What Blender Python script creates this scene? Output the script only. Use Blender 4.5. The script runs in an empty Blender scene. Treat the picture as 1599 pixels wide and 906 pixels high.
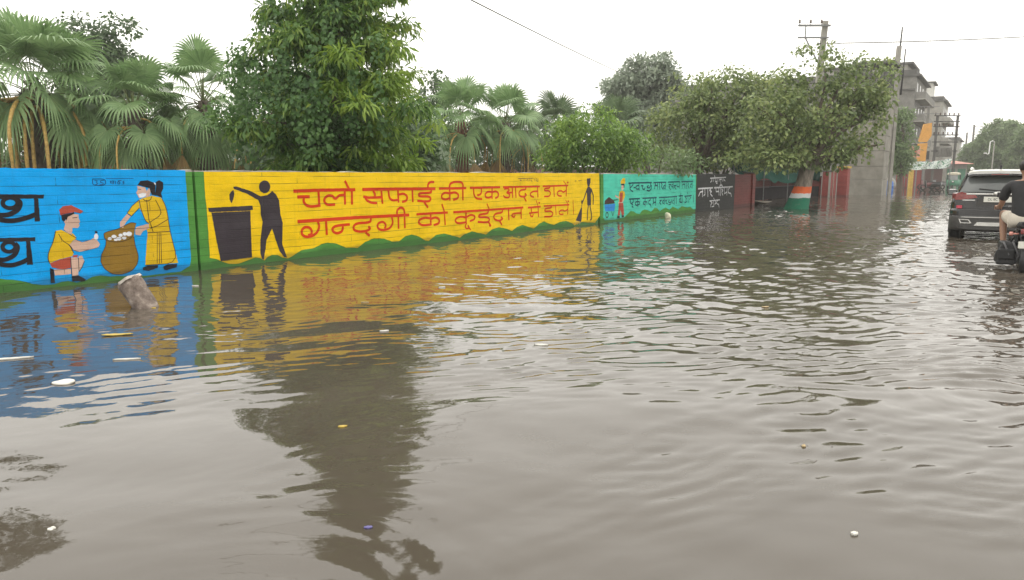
import bpy, bmesh, math, random
import numpy as np
from mathutils import Vector, Matrix, Euler
R = math.radians
SC = bpy.context.scene
COL = SC.collection
rng = np.random.default_rng(7)
random.seed(7)

# ------------------------------------------------------------------ camera, sky, sun, exposure
CAM_H = 1.40
PITCH = R(8.95)
cd = bpy.data.cameras.new("camera"); cam = bpy.data.objects.new("camera", cd); COL.objects.link(cam)
cd.sensor_width = 36.0; cd.sensor_fit = 'HORIZONTAL'; cd.lens = 36.0 * 1130 / 1599
cd.clip_start = 0.05; cd.clip_end = 2000
cam.location = (0, 0, CAM_H); cam.rotation_euler = (math.pi / 2 - PITCH, 0, 0)
SC.camera = cam

SUN_EL, SUN_AZ = R(58), R(-30)
w = bpy.data.worlds.new("World"); SC.world = w; w.use_nodes = True
nt = w.node_tree; nt.nodes.clear()
sky = nt.nodes.new('ShaderNodeTexSky'); sky.sky_type = 'NISHITA'; sky.sun_disc = False
sky.sun_elevation = SUN_EL; sky.sun_rotation = SUN_AZ; sky.air_density = 2.0; sky.dust_density = 6.0; sky.ozone_density = 1.0
hs = nt.nodes.new('ShaderNodeHueSaturation'); hs.inputs['Saturation'].default_value = 0.12
mx = nt.nodes.new('ShaderNodeMix'); mx.data_type = 'RGBA'; mx.inputs['Factor'].default_value = 0.72
mx.inputs['B'].default_value = (16.8, 16.4, 15.4, 1)
bg = nt.nodes.new('ShaderNodeBackground'); bg.inputs['Strength'].default_value = 0.115
wo = nt.nodes.new('ShaderNodeOutputWorld')
nt.links.new(sky.outputs[0], hs.inputs['Color']); nt.links.new(hs.outputs[0], mx.inputs['A'])
nt.links.new(mx.outputs['Result'], bg.inputs['Color']); nt.links.new(bg.outputs[0], wo.inputs[0])

sl = bpy.data.lights.new("sun", 'SUN'); sun = bpy.data.objects.new("sun", sl); COL.objects.link(sun)
sl.energy = 0.8; sl.angle = R(25); sl.color = (1, 0.95, 0.88)
sun.rotation_euler = (math.pi / 2 - SUN_EL, 0, SUN_AZ + math.pi)
SC.view_settings.view_transform = 'Standard'; SC.view_settings.look = 'None'
SC.view_settings.exposure = 0.32; SC.view_settings.gamma = 1.0; SC.view_settings.use_curve_mapping = False
SC.cycles.max_bounces = 8; SC.cycles.diffuse_bounces = 3; SC.cycles.glossy_bounces = 3
SC.cycles.transparent_max_bounces = 8; SC.cycles.volume_bounces = 0
SC.cycles.use_denoising = True
SC.cycles.sample_clamp_indirect = 6

# ------------------------------------------------------------------ helpers
def tag(o, label=None, cat=None, group=None, kind=None):
    if label: o['label'] = label
    if cat: o['category'] = cat
    if group: o['group'] = group
    if kind: o['kind'] = kind
    return o

def thing(name, label, cat, loc=(0, 0, 0), rz=0.0, group=None):
    o = bpy.data.objects.new(name, None); COL.objects.link(o)
    o.empty_display_size = 0.2
    o.location = loc; o.rotation_euler = (0, 0, rz)
    return tag(o, label, cat, group)

def copy_tree(o, parent=None):
    c = o.copy(); COL.objects.link(c)
    if parent is not None: c.parent = parent
    for ch in list(o.children): copy_tree(ch, c)
    return c

class MB:
    """collects shapes into one mesh object"""
    def __init__(s): s.v = []; s.f = []; s.mi = []; s.sm = []
    def add(s, vs, fs, mi=0, smooth=False):
        b = len(s.v); s.v.extend([tuple(v) for v in vs])
        for f in fs:
            s.f.append(tuple(i + b for i in f)); s.mi.append(mi); s.sm.append(smooth)
    def box(s, x0, x1, y0, y1, z0, z1, mi=0, M=None, bev=0.0):
        if bev <= 0:
            vs = [(x, y, z) for z in (z0, z1) for y in (y0, y1) for x in (x0, x1)]
            fs = [(0, 2, 3, 1), (4, 5, 7, 6), (0, 1, 5, 4), (1, 3, 7, 5), (3, 2, 6, 7), (2, 0, 4, 6)]
        else:
            bm = bmesh.new(); bmesh.ops.create_cube(bm, size=1)
            for v in bm.verts:
                v.co = Vector(((x0 + x1) / 2 + v.co.x * (x1 - x0), (y0 + y1) / 2 + v.co.y * (y1 - y0), (z0 + z1) / 2 + v.co.z * (z1 - z0)))
            bmesh.ops.bevel(bm, geom=bm.edges[:], offset=bev, segments=2, affect='EDGES', profile=0.5)
            bm.verts.index_update()
            vs = [v.co.copy() for v in bm.verts]; fs = [[v.index for v in f.verts] for f in bm.faces]; bm.free()
        if M is not None: vs = [M @ Vector(v) for v in vs]
        s.add(vs, fs, mi)
    def tube(s, P, rad, n=8, mi=0, caps=True, smooth=True):
        P = [Vector(p) for p in P]
        if not hasattr(rad, '__len__'): rad = [rad] * len(P)
        vs = []; fs = []
        up = Vector((0, 0, 1)); prev = None
        for i, p in enumerate(P):
            t = (P[min(i + 1, len(P) - 1)] - P[max(i - 1, 0)])
            if t.length < 1e-9: t = Vector((0, 0, 1))
            t.normalize()
            if prev is None:
                a = t.cross(up)
                if a.length < 1e-3: a = t.cross(Vector((1, 0, 0)))
                a.normalize()
            else:
                a = prev - t * prev.dot(t)
                if a.length < 1e-4: a = t.cross(Vector((1, 0, 0)))
                a.normalize()
            prev = a; b = t.cross(a)
            for k in range(n):
                g = 2 * math.pi * k / n
                vs.append(p + (a * math.cos(g) + b * math.sin(g)) * rad[i])
        for i in range(len(P) - 1):
            for k in range(n):
                k2 = (k + 1) % n
                fs.append((i * n + k, i * n + k2, (i + 1) * n + k2, (i + 1) * n + k))
        s.add(vs, fs, mi, smooth)
        if caps:
            m = len(P) - 1
            s.add([vs[k] for k in range(n)], [tuple(range(n))[::-1]], mi)
            s.add([vs[m * n + k] for k in range(n)], [tuple(range(n))], mi)
    def cyl(s, c, r, z0, z1, n=20, mi=0, r1=None):
        s.tube([(c[0], c[1], z0), (c[0], c[1], z1)], [r, r if r1 is None else r1], n, mi)
    def lathe(s, prof, c=(0, 0, 0), n=24, mi=0, axis='z', smooth=True):
        vs = []; fs = []
        for r, z in prof:
            for k in range(n):
                g = 2 * math.pi * k / n; x, y = r * math.cos(g), r * math.sin(g)
                q = (x, y, z) if axis == 'z' else ((z, x, y) if axis == 'x' else (x, z, y))
                vs.append((q[0] + c[0], q[1] + c[1], q[2] + c[2]))
        for i in range(len(prof) - 1):
            for k in range(n):
                k2 = (k + 1) % n; fs.append((i * n + k, i * n + k2, (i + 1) * n + k2, (i + 1) * n + k))
        s.add(vs, fs, mi, smooth)
    def prism(s, pts2, y0, y1, mi=0, plane='xz'):
        """closed outline in a plane given thickness"""
        n = len(pts2)
        if plane == 'xz': vs = [(x, y0, z) for x, z in pts2] + [(x, y1, z) for x, z in pts2]
        elif plane == 'yz': vs = [(y0, x, z) for x, z in pts2] + [(y1, x, z) for x, z in pts2]
        else: vs = [(x, z, y0) for x, z in pts2] + [(x, z, y1) for x, z in pts2]
        fs = [tuple(range(n)), tuple(range(2 * n - 1, n - 1, -1))]
        for i in range(n):
            j = (i + 1) % n; fs.append((i, i + n, j + n, j))
        s.add(vs, fs, mi)
    def build(s, name, mats, parent=None, loc=None, fixn=True):
        me = bpy.data.meshes.new(name); me.from_pydata(s.v, [], s.f)
        if not isinstance(mats, (list, tuple)): mats = [mats]
        for m in mats: me.materials.append(m)
        me.polygons.foreach_set('material_index', s.mi); me.polygons.foreach_set('use_smooth', s.sm)
        if fixn and len(s.f) < 60000:
            bm = bmesh.new(); bm.from_mesh(me); bmesh.ops.remove_doubles(bm, verts=bm.verts[:], dist=1e-6)
            bmesh.ops.recalc_face_normals(bm, faces=bm.faces[:]); bm.to_mesh(me); bm.free()
        me.update()
        o = bpy.data.objects.new(name, me); COL.objects.link(o)
        if parent is not None: o.parent = parent
        if loc is not None: o.location = loc
        return o

def np_mesh(name, V, F, mats, parent=None, smooth=False):
    """numpy vertices (n,3) and quads/tris (m,k) -> mesh object"""
    V = np.asarray(V, dtype=np.float32); F = np.asarray(F, dtype=np.int32)
    me = bpy.data.meshes.new(name); k = F.shape[1]
    me.vertices.add(len(V)); me.vertices.foreach_set('co', V.ravel())
    me.loops.add(F.size); me.loops.foreach_set('vertex_index', F.ravel())
    me.polygons.add(len(F)); me.polygons.foreach_set('loop_start', np.arange(0, F.size, k, dtype=np.int32))
    try: me.polygons.foreach_set('loop_total', np.full(len(F), k, dtype=np.int32))
    except Exception: pass
    if smooth: me.polygons.foreach_set('use_smooth', np.ones(len(F), dtype=bool))
    if not isinstance(mats, (list, tuple)): mats = [mats]
    for m in mats: me.materials.append(m)
    me.update(calc_edges=True); me.validate()
    o = bpy.data.objects.new(name, me); COL.objects.link(o)
    if parent is not None: o.parent = parent
    return o

def srgb(r, g, b):
    def c(x):
        x /= 255.0
        return x / 12.92 if x <= 0.04045 else ((x + 0.055) / 1.055) ** 2.4
    return (c(r), c(g), c(b), 1)

class NT:
    def __init__(s, name):
        s.m = bpy.data.materials.new(name); s.m.use_nodes = True; s.t = s.m.node_tree
        s.p = s.t.nodes['Principled BSDF']; s.out = s.t.nodes['Material Output']
    def n(s, typ, **kw):
        nd = s.t.nodes.new(typ)
        for k, v in kw.items():
            if k.startswith('_'): nd.inputs[k[1:].replace('_', ' ')].default_value = v
            else: setattr(nd, k, v)
        return nd
    def l(s, a, b): s.t.links.new(a, b)
    def mix(s, f, a, b, typ='MIX'):
        m = s.n('ShaderNodeMix', data_type='RGBA', blend_type=typ)
        for sock, v in (('Factor', f), ('A', a), ('B', b)):
            if isinstance(v, (int, float)): m.inputs[sock].default_value = v
            elif isinstance(v, tuple): m.inputs[sock].default_value = v
            else: s.l(v, m.inputs[sock])
        return m.outputs['Result']
    def ramp(s, f, stops):
        r = s.n('ShaderNodeValToRGB'); e = r.color_ramp.elements
        while len(e) < len(stops): e.new(0.5)
        for i, (p, c) in enumerate(stops):
            e[i].position = p; e[i].color = c if isinstance(c, tuple) else (c, c, c, 1)
        s.l(f, r.inputs[0]); return r.outputs[0]
    def noise(s, scale, detail=4, rough=0.6, coord='Object', stretch=None, dist=0.0):
        tc = s.n('ShaderNodeTexCoord'); nz = s.n('ShaderNodeTexNoise')
        nz.inputs['Scale'].default_value = scale; nz.inputs['Detail'].default_value = detail
        nz.inputs['Roughness'].default_value = rough; nz.inputs['Distortion'].default_value = dist
        if stretch:
            mp = s.n('ShaderNodeMapping'); mp.inputs['Scale'].default_value = stretch
            s.l(tc.outputs[coord], mp.inputs[0]); s.l(mp.outputs[0], nz.inputs['Vector'])
        else: s.l(tc.outputs[coord], nz.inputs['Vector'])
        return nz.outputs['Fac']
    def bump(s, h, strength=0.3, dist=0.01):
        b = s.n('ShaderNodeBump'); b.inputs['Strength'].default_value = strength; b.inputs['Distance'].default_value = dist
        s.l(h, b.inputs['Height']); s.l(b.outputs[0], s.p.inputs['Normal'])
    def set(s, **kw):
        for k, v in kw.items(): s.p.inputs[k.replace('_', ' ')].default_value = v

_mc = {}
def simple(name, col, rough=0.6, metal=0.0, var=0.25, scale=6.0, bump=0.15, spec=0.5, coat=0.0):
    """a base colour with soft dirt variation and a fine grain"""
    if name in _mc: return _mc[name]
    t = NT(name); c = col if len(col) == 4 else (*col, 1)
    dk = tuple(x * (1 - var) for x in c[:3]) + (1,); lt = tuple(min(1, x * (1 + var * 0.6)) for x in c[:3]) + (1,)
    t.l(t.ramp(t.noise(scale, 5, 0.65), [(0.3, dk), (0.7, lt)]), t.p.inputs['Base Color'])
    t.set(Roughness=rough, Metallic=metal); t.p.inputs['Specular IOR Level'].default_value = spec
    t.p.inputs['Coat Weight'].default_value = coat
    if bump > 0: t.bump(t.noise(scale * 12, 3, 0.6), bump, 0.004)
    _mc[name] = t.m; return t.m
MURAL_ORIGIN=(-4.694,10.795)
MURAL_DIR=(0.55615,0.83108)
MURAL=[
('blue','painted_field','blue',[[(-8.9,1.41),(-2.498,1.496),(-1.574,1.492),(-0.128,1.485),(-0.131,1.043),(-0.131,0.519),(-0.129,0.205),(-0.156,0.086),(-0.311,0.018),(-0.828,0.012),(-1.147,0.048),(-1.322,0.059),(-1.448,0.091),(-1.554,0.086),(-1.661,0.042),(-1.764,0.033),(-1.861,0.066),(-1.94,0.063),(-2.039,0.037),(-2.171,0.049),(-2.28,0.075),(-2.419,0.133),(-2.625,0.185),(-3.118,0.164),(-8.9,0.14)]],[]),
('blue','painted_lettering','black',[[(-2.639,1.189),(-2.048,1.171),(-2.057,1.124),(-2.645,1.13)],[(-2.168,1.127),(-2.12,1.126),(-2.124,0.844),(-2.184,0.844)],[(-2.69,0.674),(-2.197,0.65),(-2.204,0.601),(-2.694,0.626)],[(-2.304,0.608),(-2.258,0.605),(-2.254,0.315),(-2.322,0.319)]],[(0.048,[(-2.353,1.078),(-2.36,1.056),(-2.376,1.038),(-2.399,1.024),(-2.426,1.018),(-2.453,1.019),(-2.478,1.027),(-2.498,1.042),(-2.51,1.061),(-2.512,1.083),(-2.506,1.104),(-2.49,1.122),(-2.468,1.136),(-2.441,1.143),(-2.414,1.142),(-2.388,1.134),(-2.368,1.119),(-2.356,1.1),(-2.353,1.078)]),(0.058,[(-2.361,1.124),(-2.319,1.08),(-2.354,0.994),(-2.463,0.936),(-2.577,0.938),(-2.648,0.97)]),(0.058,[(-2.629,0.912),(-2.52,0.871),(-2.405,0.864),(-2.271,0.892),(-2.159,0.934)]),(0.046,[(-2.427,0.549),(-2.433,0.529),(-2.447,0.513),(-2.467,0.501),(-2.49,0.496),(-2.514,0.498),(-2.536,0.507),(-2.553,0.522),(-2.563,0.54),(-2.565,0.56),(-2.559,0.579),(-2.546,0.595),(-2.526,0.607),(-2.503,0.612),(-2.479,0.61),(-2.457,0.602),(-2.44,0.587),(-2.43,0.569),(-2.427,0.549)]),(0.055,[(-2.431,0.594),(-2.399,0.543),(-2.445,0.445),(-2.553,0.4),(-2.628,0.413),(-2.698,0.46)]),(0.055,[(-2.681,0.387),(-2.571,0.34),(-2.476,0.328),(-2.368,0.356),(-2.291,0.393)])]),
('blue','painted_boy','yellow2',[[(-1.958,0.714),(-1.886,0.725),(-1.776,0.648),(-1.759,0.675),(-1.714,0.605),(-1.762,0.57),(-1.809,0.527),(-1.765,0.414),(-1.786,0.377),(-1.934,0.352),(-2.065,0.311),(-2.08,0.373),(-2.067,0.448),(-1.998,0.58)]],[]),
('blue','painted_boy','red',[[(-1.891,0.976),(-1.844,1.02),(-1.742,1.032),(-1.672,0.991),(-1.601,0.949),(-1.634,0.92),(-1.706,0.943),(-1.795,0.927),(-1.883,0.91)],[(-2.063,0.309),(-1.934,0.349),(-1.81,0.368),(-1.818,0.224),(-1.945,0.225),(-2.042,0.255)],[(-1.775,0.388),(-1.711,0.386),(-1.729,0.358),(-1.78,0.364)]],[]),
('blue','painted_boy','skin',[[(-1.806,0.886),(-1.738,0.916),(-1.665,0.91),(-1.666,0.859),(-1.65,0.819),(-1.668,0.789),(-1.663,0.766),(-1.688,0.736),(-1.754,0.74),(-1.76,0.701),(-1.776,0.653),(-1.817,0.682),(-1.861,0.726),(-1.836,0.791),(-1.848,0.822),(-1.821,0.851)],[(-1.804,0.36),(-1.722,0.354),(-1.714,0.276),(-1.735,0.123),(-1.809,0.124),(-1.812,0.223)],[(-1.71,0.37),(-1.667,0.374),(-1.644,0.301),(-1.681,0.225),(-1.72,0.166)],[(-2.023,0.23),(-1.821,0.216),(-1.821,0.149),(-2.016,0.152)],[(-1.807,0.525),(-1.737,0.591),(-1.652,0.546),(-1.56,0.563),(-1.504,0.59),(-1.467,0.572),(-1.426,0.505),(-1.453,0.467),(-1.57,0.445),(-1.693,0.424),(-1.762,0.453)]],[]),
('blue','painted_boy','black',[[(-1.876,0.909),(-1.795,0.923),(-1.718,0.94),(-1.711,0.921),(-1.796,0.887),(-1.815,0.835),(-1.823,0.856),(-1.848,0.823),(-1.867,0.846)],[(-2.068,0.253),(-2.026,0.233),(-2.025,0.061),(-2.074,0.059)],[(-1.818,0.123),(-1.735,0.122),(-1.643,0.054),(-1.667,0.033),(-1.815,0.051)],[(-1.443,0.666),(-1.448,0.658),(-1.458,0.653),(-1.471,0.654),(-1.48,0.66),(-1.483,0.668),(-1.479,0.676),(-1.468,0.681),(-1.456,0.68),(-1.446,0.674)]],[(0.008,[(-1.958,0.714),(-1.998,0.58),(-2.067,0.448),(-2.08,0.373),(-2.065,0.311)]),(0.008,[(-1.926,0.674),(-1.884,0.579),(-1.809,0.527),(-1.765,0.414)]),(0.008,[(-1.857,0.723),(-1.776,0.648),(-1.714,0.605)]),(0.007,[(-1.809,0.527),(-1.765,0.453),(-1.693,0.424),(-1.57,0.445),(-1.453,0.467)]),(0.008,[(-1.737,0.591),(-1.652,0.546),(-1.56,0.563)]),(0.008,[(-1.641,0.506),(-1.502,0.519)]),(0.008,[(-1.742,0.867),(-1.683,0.871)]),(0.008,[(-1.715,0.347),(-1.722,0.182)]),(0.008,[(-1.809,0.364),(-1.812,0.223),(-1.813,0.129)]),(0.008,[(-1.644,0.301),(-1.681,0.225),(-1.723,0.166)])]),
('blue','painted_boy','white',[[(-1.442,0.605),(-1.447,0.587),(-1.455,0.572),(-1.466,0.565),(-1.478,0.566),(-1.488,0.575),(-1.494,0.59),(-1.495,0.609),(-1.49,0.627),(-1.482,0.641),(-1.471,0.649),(-1.459,0.648),(-1.449,0.639),(-1.443,0.624)]],[]),
('blue','painted_woman','yellow2',[[(-0.847,1.074),(-0.794,1.098),(-0.662,1.128),(-0.532,1.096),(-0.48,1.022),(-0.443,0.849),(-0.434,0.728),(-0.433,0.616),(-0.764,0.616),(-0.774,0.662),(-0.733,0.744),(-0.777,0.772),(-0.848,0.958)],[(-0.85,1.073),(-0.851,0.967),(-0.974,0.856),(-1.026,0.899),(-0.954,0.995)],[(-0.764,0.611),(-0.434,0.609),(-0.34,0.145),(-0.835,0.163)]],[]),
('blue','painted_woman','skin',[[(-0.86,1.267),(-0.748,1.244),(-0.731,1.196),(-0.697,1.233),(-0.677,1.195),(-0.687,1.135),(-0.724,1.112),(-0.766,1.12),(-0.845,1.099),(-0.867,1.14),(-0.881,1.174),(-0.856,1.214)],[(-1.031,0.891),(-0.983,0.852),(-1.056,0.778),(-1.103,0.699),(-1.143,0.717),(-1.137,0.782)],[(-0.74,0.738),(-0.738,0.674),(-0.831,0.641),(-0.87,0.585),(-0.937,0.598),(-0.94,0.656),(-0.92,0.704)]],[]),
('blue','painted_woman','black',[[(-0.859,1.273),(-0.809,1.332),(-0.705,1.341),(-0.621,1.311),(-0.597,1.274),(-0.615,1.16),(-0.653,1.131),(-0.677,1.178),(-0.684,1.235),(-0.747,1.247),(-0.822,1.271)],[(-0.588,1.319),(-0.539,1.344),(-0.479,1.31),(-0.485,1.226),(-0.523,1.159),(-0.509,1.09),(-0.582,1.128),(-0.645,1.136),(-0.605,1.177),(-0.589,1.261)],[(-0.873,0.13),(-0.801,0.155),(-0.643,0.144),(-0.655,0.107),(-0.79,0.078),(-0.867,0.095)],[(-0.573,0.116),(-0.498,0.143),(-0.36,0.134),(-0.373,0.086),(-0.523,0.058),(-0.567,0.072)]],[(0.008,[(-0.744,1.071),(-0.732,0.795),(-0.684,0.623)]),(0.008,[(-0.614,1.068),(-0.553,0.939),(-0.547,0.854),(-0.717,0.76)]),(0.008,[(-0.447,0.789),(-0.616,0.704),(-0.724,0.673)]),(0.009,[(-0.764,0.615),(-0.434,0.613)]),(0.009,[(-0.642,0.607),(-0.694,0.171)]),(0.008,[(-0.624,0.606),(-0.659,0.168)]),(0.009,[(-0.597,0.604),(-0.623,0.164)]),(0.009,[(-0.571,0.602),(-0.594,0.167)]),(0.008,[(-0.847,1.074),(-0.826,0.916),(-0.777,0.772),(-0.736,0.744)]),(0.008,[(-1.029,0.899),(-0.974,0.856),(-0.851,0.967)]),(0.008,[(-1.029,0.899),(-0.954,0.995),(-0.847,1.074)]),(0.009,[(-0.794,1.089),(-0.763,1.055),(-0.693,1.062),(-0.662,1.119)]),(0.008,[(-0.515,1.082),(-0.454,0.935),(-0.433,0.616),(-0.34,0.145),(-0.835,0.163)]),(0.008,[(-0.852,1.222),(-0.81,1.217)])]),
('blue','painted_woman','white',[[(-0.858,1.149),(-0.788,1.169),(-0.737,1.159),(-0.752,1.123),(-0.793,1.104),(-0.841,1.102)],[(-0.617,1.314),(-0.591,1.291),(-0.598,1.267),(-0.615,1.294)]],[]),
('blue','painted_sack','sack',[[(-1.365,0.642),(-1.324,0.664),(-1.161,0.694),(-0.989,0.774),(-0.915,0.754),(-0.946,0.656),(-0.964,0.574),(-0.957,0.457),(-0.919,0.303),(-0.945,0.188),(-1.028,0.104),(-1.164,0.069),(-1.294,0.084),(-1.398,0.169),(-1.44,0.27),(-1.421,0.365),(-1.356,0.472),(-1.342,0.552),(-1.365,0.586)]],[]),
('blue','painted_sack','white',[[(-1.264,0.566),(-1.27,0.555),(-1.285,0.549),(-1.303,0.55),(-1.317,0.558),(-1.321,0.57),(-1.315,0.581),(-1.3,0.587),(-1.282,0.586),(-1.268,0.578)],[(-1.199,0.591),(-1.207,0.578),(-1.225,0.571),(-1.247,0.572),(-1.264,0.582),(-1.269,0.595),(-1.262,0.608),(-1.243,0.615),(-1.222,0.614),(-1.205,0.604)],[(-1.133,0.557),(-1.142,0.543),(-1.162,0.535),(-1.186,0.537),(-1.205,0.547),(-1.211,0.562),(-1.202,0.576),(-1.182,0.583),(-1.158,0.582),(-1.14,0.571)],[(-1.115,0.601),(-1.122,0.589),(-1.137,0.582),(-1.155,0.584),(-1.169,0.592),(-1.173,0.605),(-1.167,0.617),(-1.152,0.624),(-1.133,0.623),(-1.119,0.614)],[(-1.052,0.617),(-1.06,0.602),(-1.077,0.593),(-1.098,0.595),(-1.113,0.605),(-1.118,0.621),(-1.111,0.636),(-1.093,0.644),(-1.073,0.643),(-1.058,0.633)],[(-0.988,0.612),(-0.997,0.594),(-1.018,0.583),(-1.043,0.585),(-1.061,0.598),(-1.067,0.618),(-1.058,0.636),(-1.037,0.647),(-1.013,0.646),(-0.994,0.632)],[(-1.188,0.547),(-1.194,0.538),(-1.207,0.533),(-1.223,0.534),(-1.235,0.541),(-1.239,0.551),(-1.234,0.56),(-1.22,0.565),(-1.205,0.564),(-1.192,0.557)],[(-1.065,0.562),(-1.073,0.55),(-1.09,0.545),(-1.11,0.546),(-1.126,0.554),(-1.131,0.566),(-1.124,0.577),(-1.107,0.583),(-1.087,0.582),(-1.071,0.574)]],[]),
('blue','painted_sack','black',[],[(0.007,[(-1.342,0.552),(-1.288,0.529),(-1.16,0.513),(-1.025,0.542),(-0.974,0.592)]),(0.006,[(-1.365,0.642),(-1.324,0.664),(-1.161,0.694),(-0.989,0.774),(-0.915,0.754)]),(0.006,[(-0.964,0.574),(-0.957,0.457),(-0.919,0.303),(-0.945,0.188),(-1.028,0.104),(-1.164,0.069),(-1.294,0.084),(-1.398,0.169),(-1.44,0.27),(-1.421,0.365),(-1.356,0.472),(-1.342,0.552),(-1.365,0.586),(-1.365,0.642)])]),
('blue','painted_number','navy',[],[(0.01,[(-1.447,1.361),(-1.28,1.363),(-1.287,1.278),(-1.454,1.277),(-1.447,1.361)]),(0.009,[(-1.424,1.342),(-1.384,1.343),(-1.405,1.317),(-1.382,1.301),(-1.42,1.284)]),(0.009,[(-1.303,1.344),(-1.347,1.341),(-1.352,1.316),(-1.313,1.31),(-1.321,1.288),(-1.364,1.287)]),(0.01,[(-1.227,1.331),(-1.171,1.334),(-1.188,1.291)]),(0.01,[(-1.219,1.331),(-1.218,1.309),(-1.186,1.309)]),(0.009,[(-1.149,1.334),(-1.156,1.293)]),(0.01,[(-1.12,1.337),(-1.071,1.34)]),(0.01,[(-1.107,1.334),(-1.129,1.308),(-1.111,1.289),(-1.09,1.308),(-1.108,1.327)]),(0.01,[(-1.034,1.337),(-1.06,1.317),(-1.034,1.311),(-1.059,1.288)]),(0.007,[(-1.279,1.369),(-0.903,1.368)])]),
('yellow','painted_field','yellow',[[(0.17,1.464),(0.167,1.16),(0.18,0.822),(0.18,0.171),(0.294,0.143),(0.35,0.109),(0.505,0.045),(0.688,0.033),(0.836,0.069),(0.988,0.104),(1.073,0.087),(1.158,0.039),(1.228,0.092),(1.319,0.117),(1.432,0.101),(1.521,0.055),(1.636,0.023),(1.724,0.053),(1.921,0.141),(2.203,0.153),(2.38,0.214),(2.529,0.225),(2.709,0.2),(2.953,0.103),(3.241,0.075),(3.444,0.168),(3.684,0.224),(3.963,0.192),(4.177,0.121),(4.382,0.116),(4.57,0.203),(4.758,0.226),(4.964,0.172),(5.173,0.074),(5.29,0.052),(5.523,0.163),(5.792,0.178),(6.067,0.116),(6.351,0.045),(6.534,0.118),(6.796,0.158),(7.064,0.106),(7.339,0.054),(7.582,0.156),(7.871,0.191),(8.169,0.144),(8.431,0.067),(8.654,0.153),(8.928,0.187),(9.163,0.124),(9.45,0.068),(9.694,0.171),(9.944,0.223),(10.201,0.157),(10.463,0.102),(10.784,0.166),(11.114,0.177),(11.455,0.103),(11.606,0.027),(12.021,0.101),(12.322,0.075),(12.856,0.037),(13.169,0.231),(13.062,1.48)]],[]),
('yellow','painted_litter_bin','charcoal',[[(0.201,0.926),(0.989,0.934),(0.995,0.867),(0.948,0.865),(0.941,0.857),(0.249,0.86),(0.208,0.872)],[(0.252,0.854),(0.943,0.851),(0.924,0.11),(0.36,0.105),(0.312,0.402)]],[]),
('yellow','painted_man','charcoal',[[(1.348,1.226),(1.343,1.201),(1.332,1.178),(1.316,1.158),(1.295,1.141),(1.271,1.13),(1.245,1.125),(1.218,1.125),(1.193,1.132),(1.171,1.144),(1.152,1.16),(1.139,1.181),(1.131,1.204),(1.13,1.229),(1.134,1.253),(1.145,1.276),(1.161,1.297),(1.182,1.313),(1.206,1.324),(1.231,1.33),(1.258,1.33),(1.283,1.324),(1.306,1.312),(1.325,1.295),(1.338,1.275),(1.346,1.251)],[(1.148,1.079),(1.28,1.094),(1.384,1.156),(1.448,1.109),(1.51,1.006),(1.523,0.763),(1.561,0.63),(1.546,0.461),(1.53,0.273),(1.614,0.046),(1.556,0.052),(1.47,0.164),(1.421,0.3),(1.341,0.548),(1.223,0.371),(1.192,0.225),(1.148,0.052),(1.116,0.065),(1.089,0.16),(1.103,0.379),(1.165,0.669),(1.135,0.78),(1.138,0.925),(1.101,1.017),(0.906,1.12),(0.665,1.203),(0.658,1.238),(0.708,1.241),(0.951,1.172)],[(0.654,1.186),(0.671,1.133),(0.645,1.047),(0.61,0.981),(0.578,1.04),(0.579,1.118),(0.612,1.161)]],[]),
('yellow','painted_sweeper','charcoal',[[(12.301,1.331),(12.518,1.341),(12.522,1.219),(12.46,1.106),(12.352,1.108),(12.305,1.201)],[(12.352,1.104),(12.483,1.098),(12.618,0.994),(12.556,0.873),(12.577,0.556),(12.349,0.563),(12.316,0.898),(12.27,0.98)],[(11.966,0.506),(12.029,0.504),(12.018,0.182),(11.978,0.103),(11.664,0.16)],[(12.075,0.663),(12.069,0.635),(12.051,0.615),(12.026,0.608),(12.0,0.616),(11.981,0.638),(11.974,0.666),(11.979,0.694),(11.997,0.714),(12.022,0.72),(12.048,0.712),(12.067,0.691)]],[(0.049,[(12.332,1.039),(12.23,0.9),(12.128,0.742),(12.025,0.644)]),(0.05,[(12.564,1.036),(12.713,0.829),(12.709,0.572)]),(0.049,[(12.418,0.571),(12.364,0.369),(12.355,0.135)]),(0.05,[(12.502,0.562),(12.602,0.339),(12.636,0.152),(12.539,0.136)]),(0.024,[(12.025,0.644),(11.996,0.495)])]),
('yellow','painted_sweeper','straw',[],[(0.018,[(11.705,0.157),(11.646,0.061)]),(0.018,[(11.788,0.137),(11.771,0.034)]),(0.018,[(11.873,0.121),(11.896,0.037)]),(0.018,[(11.948,0.113),(11.937,0.061)])]),
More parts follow.
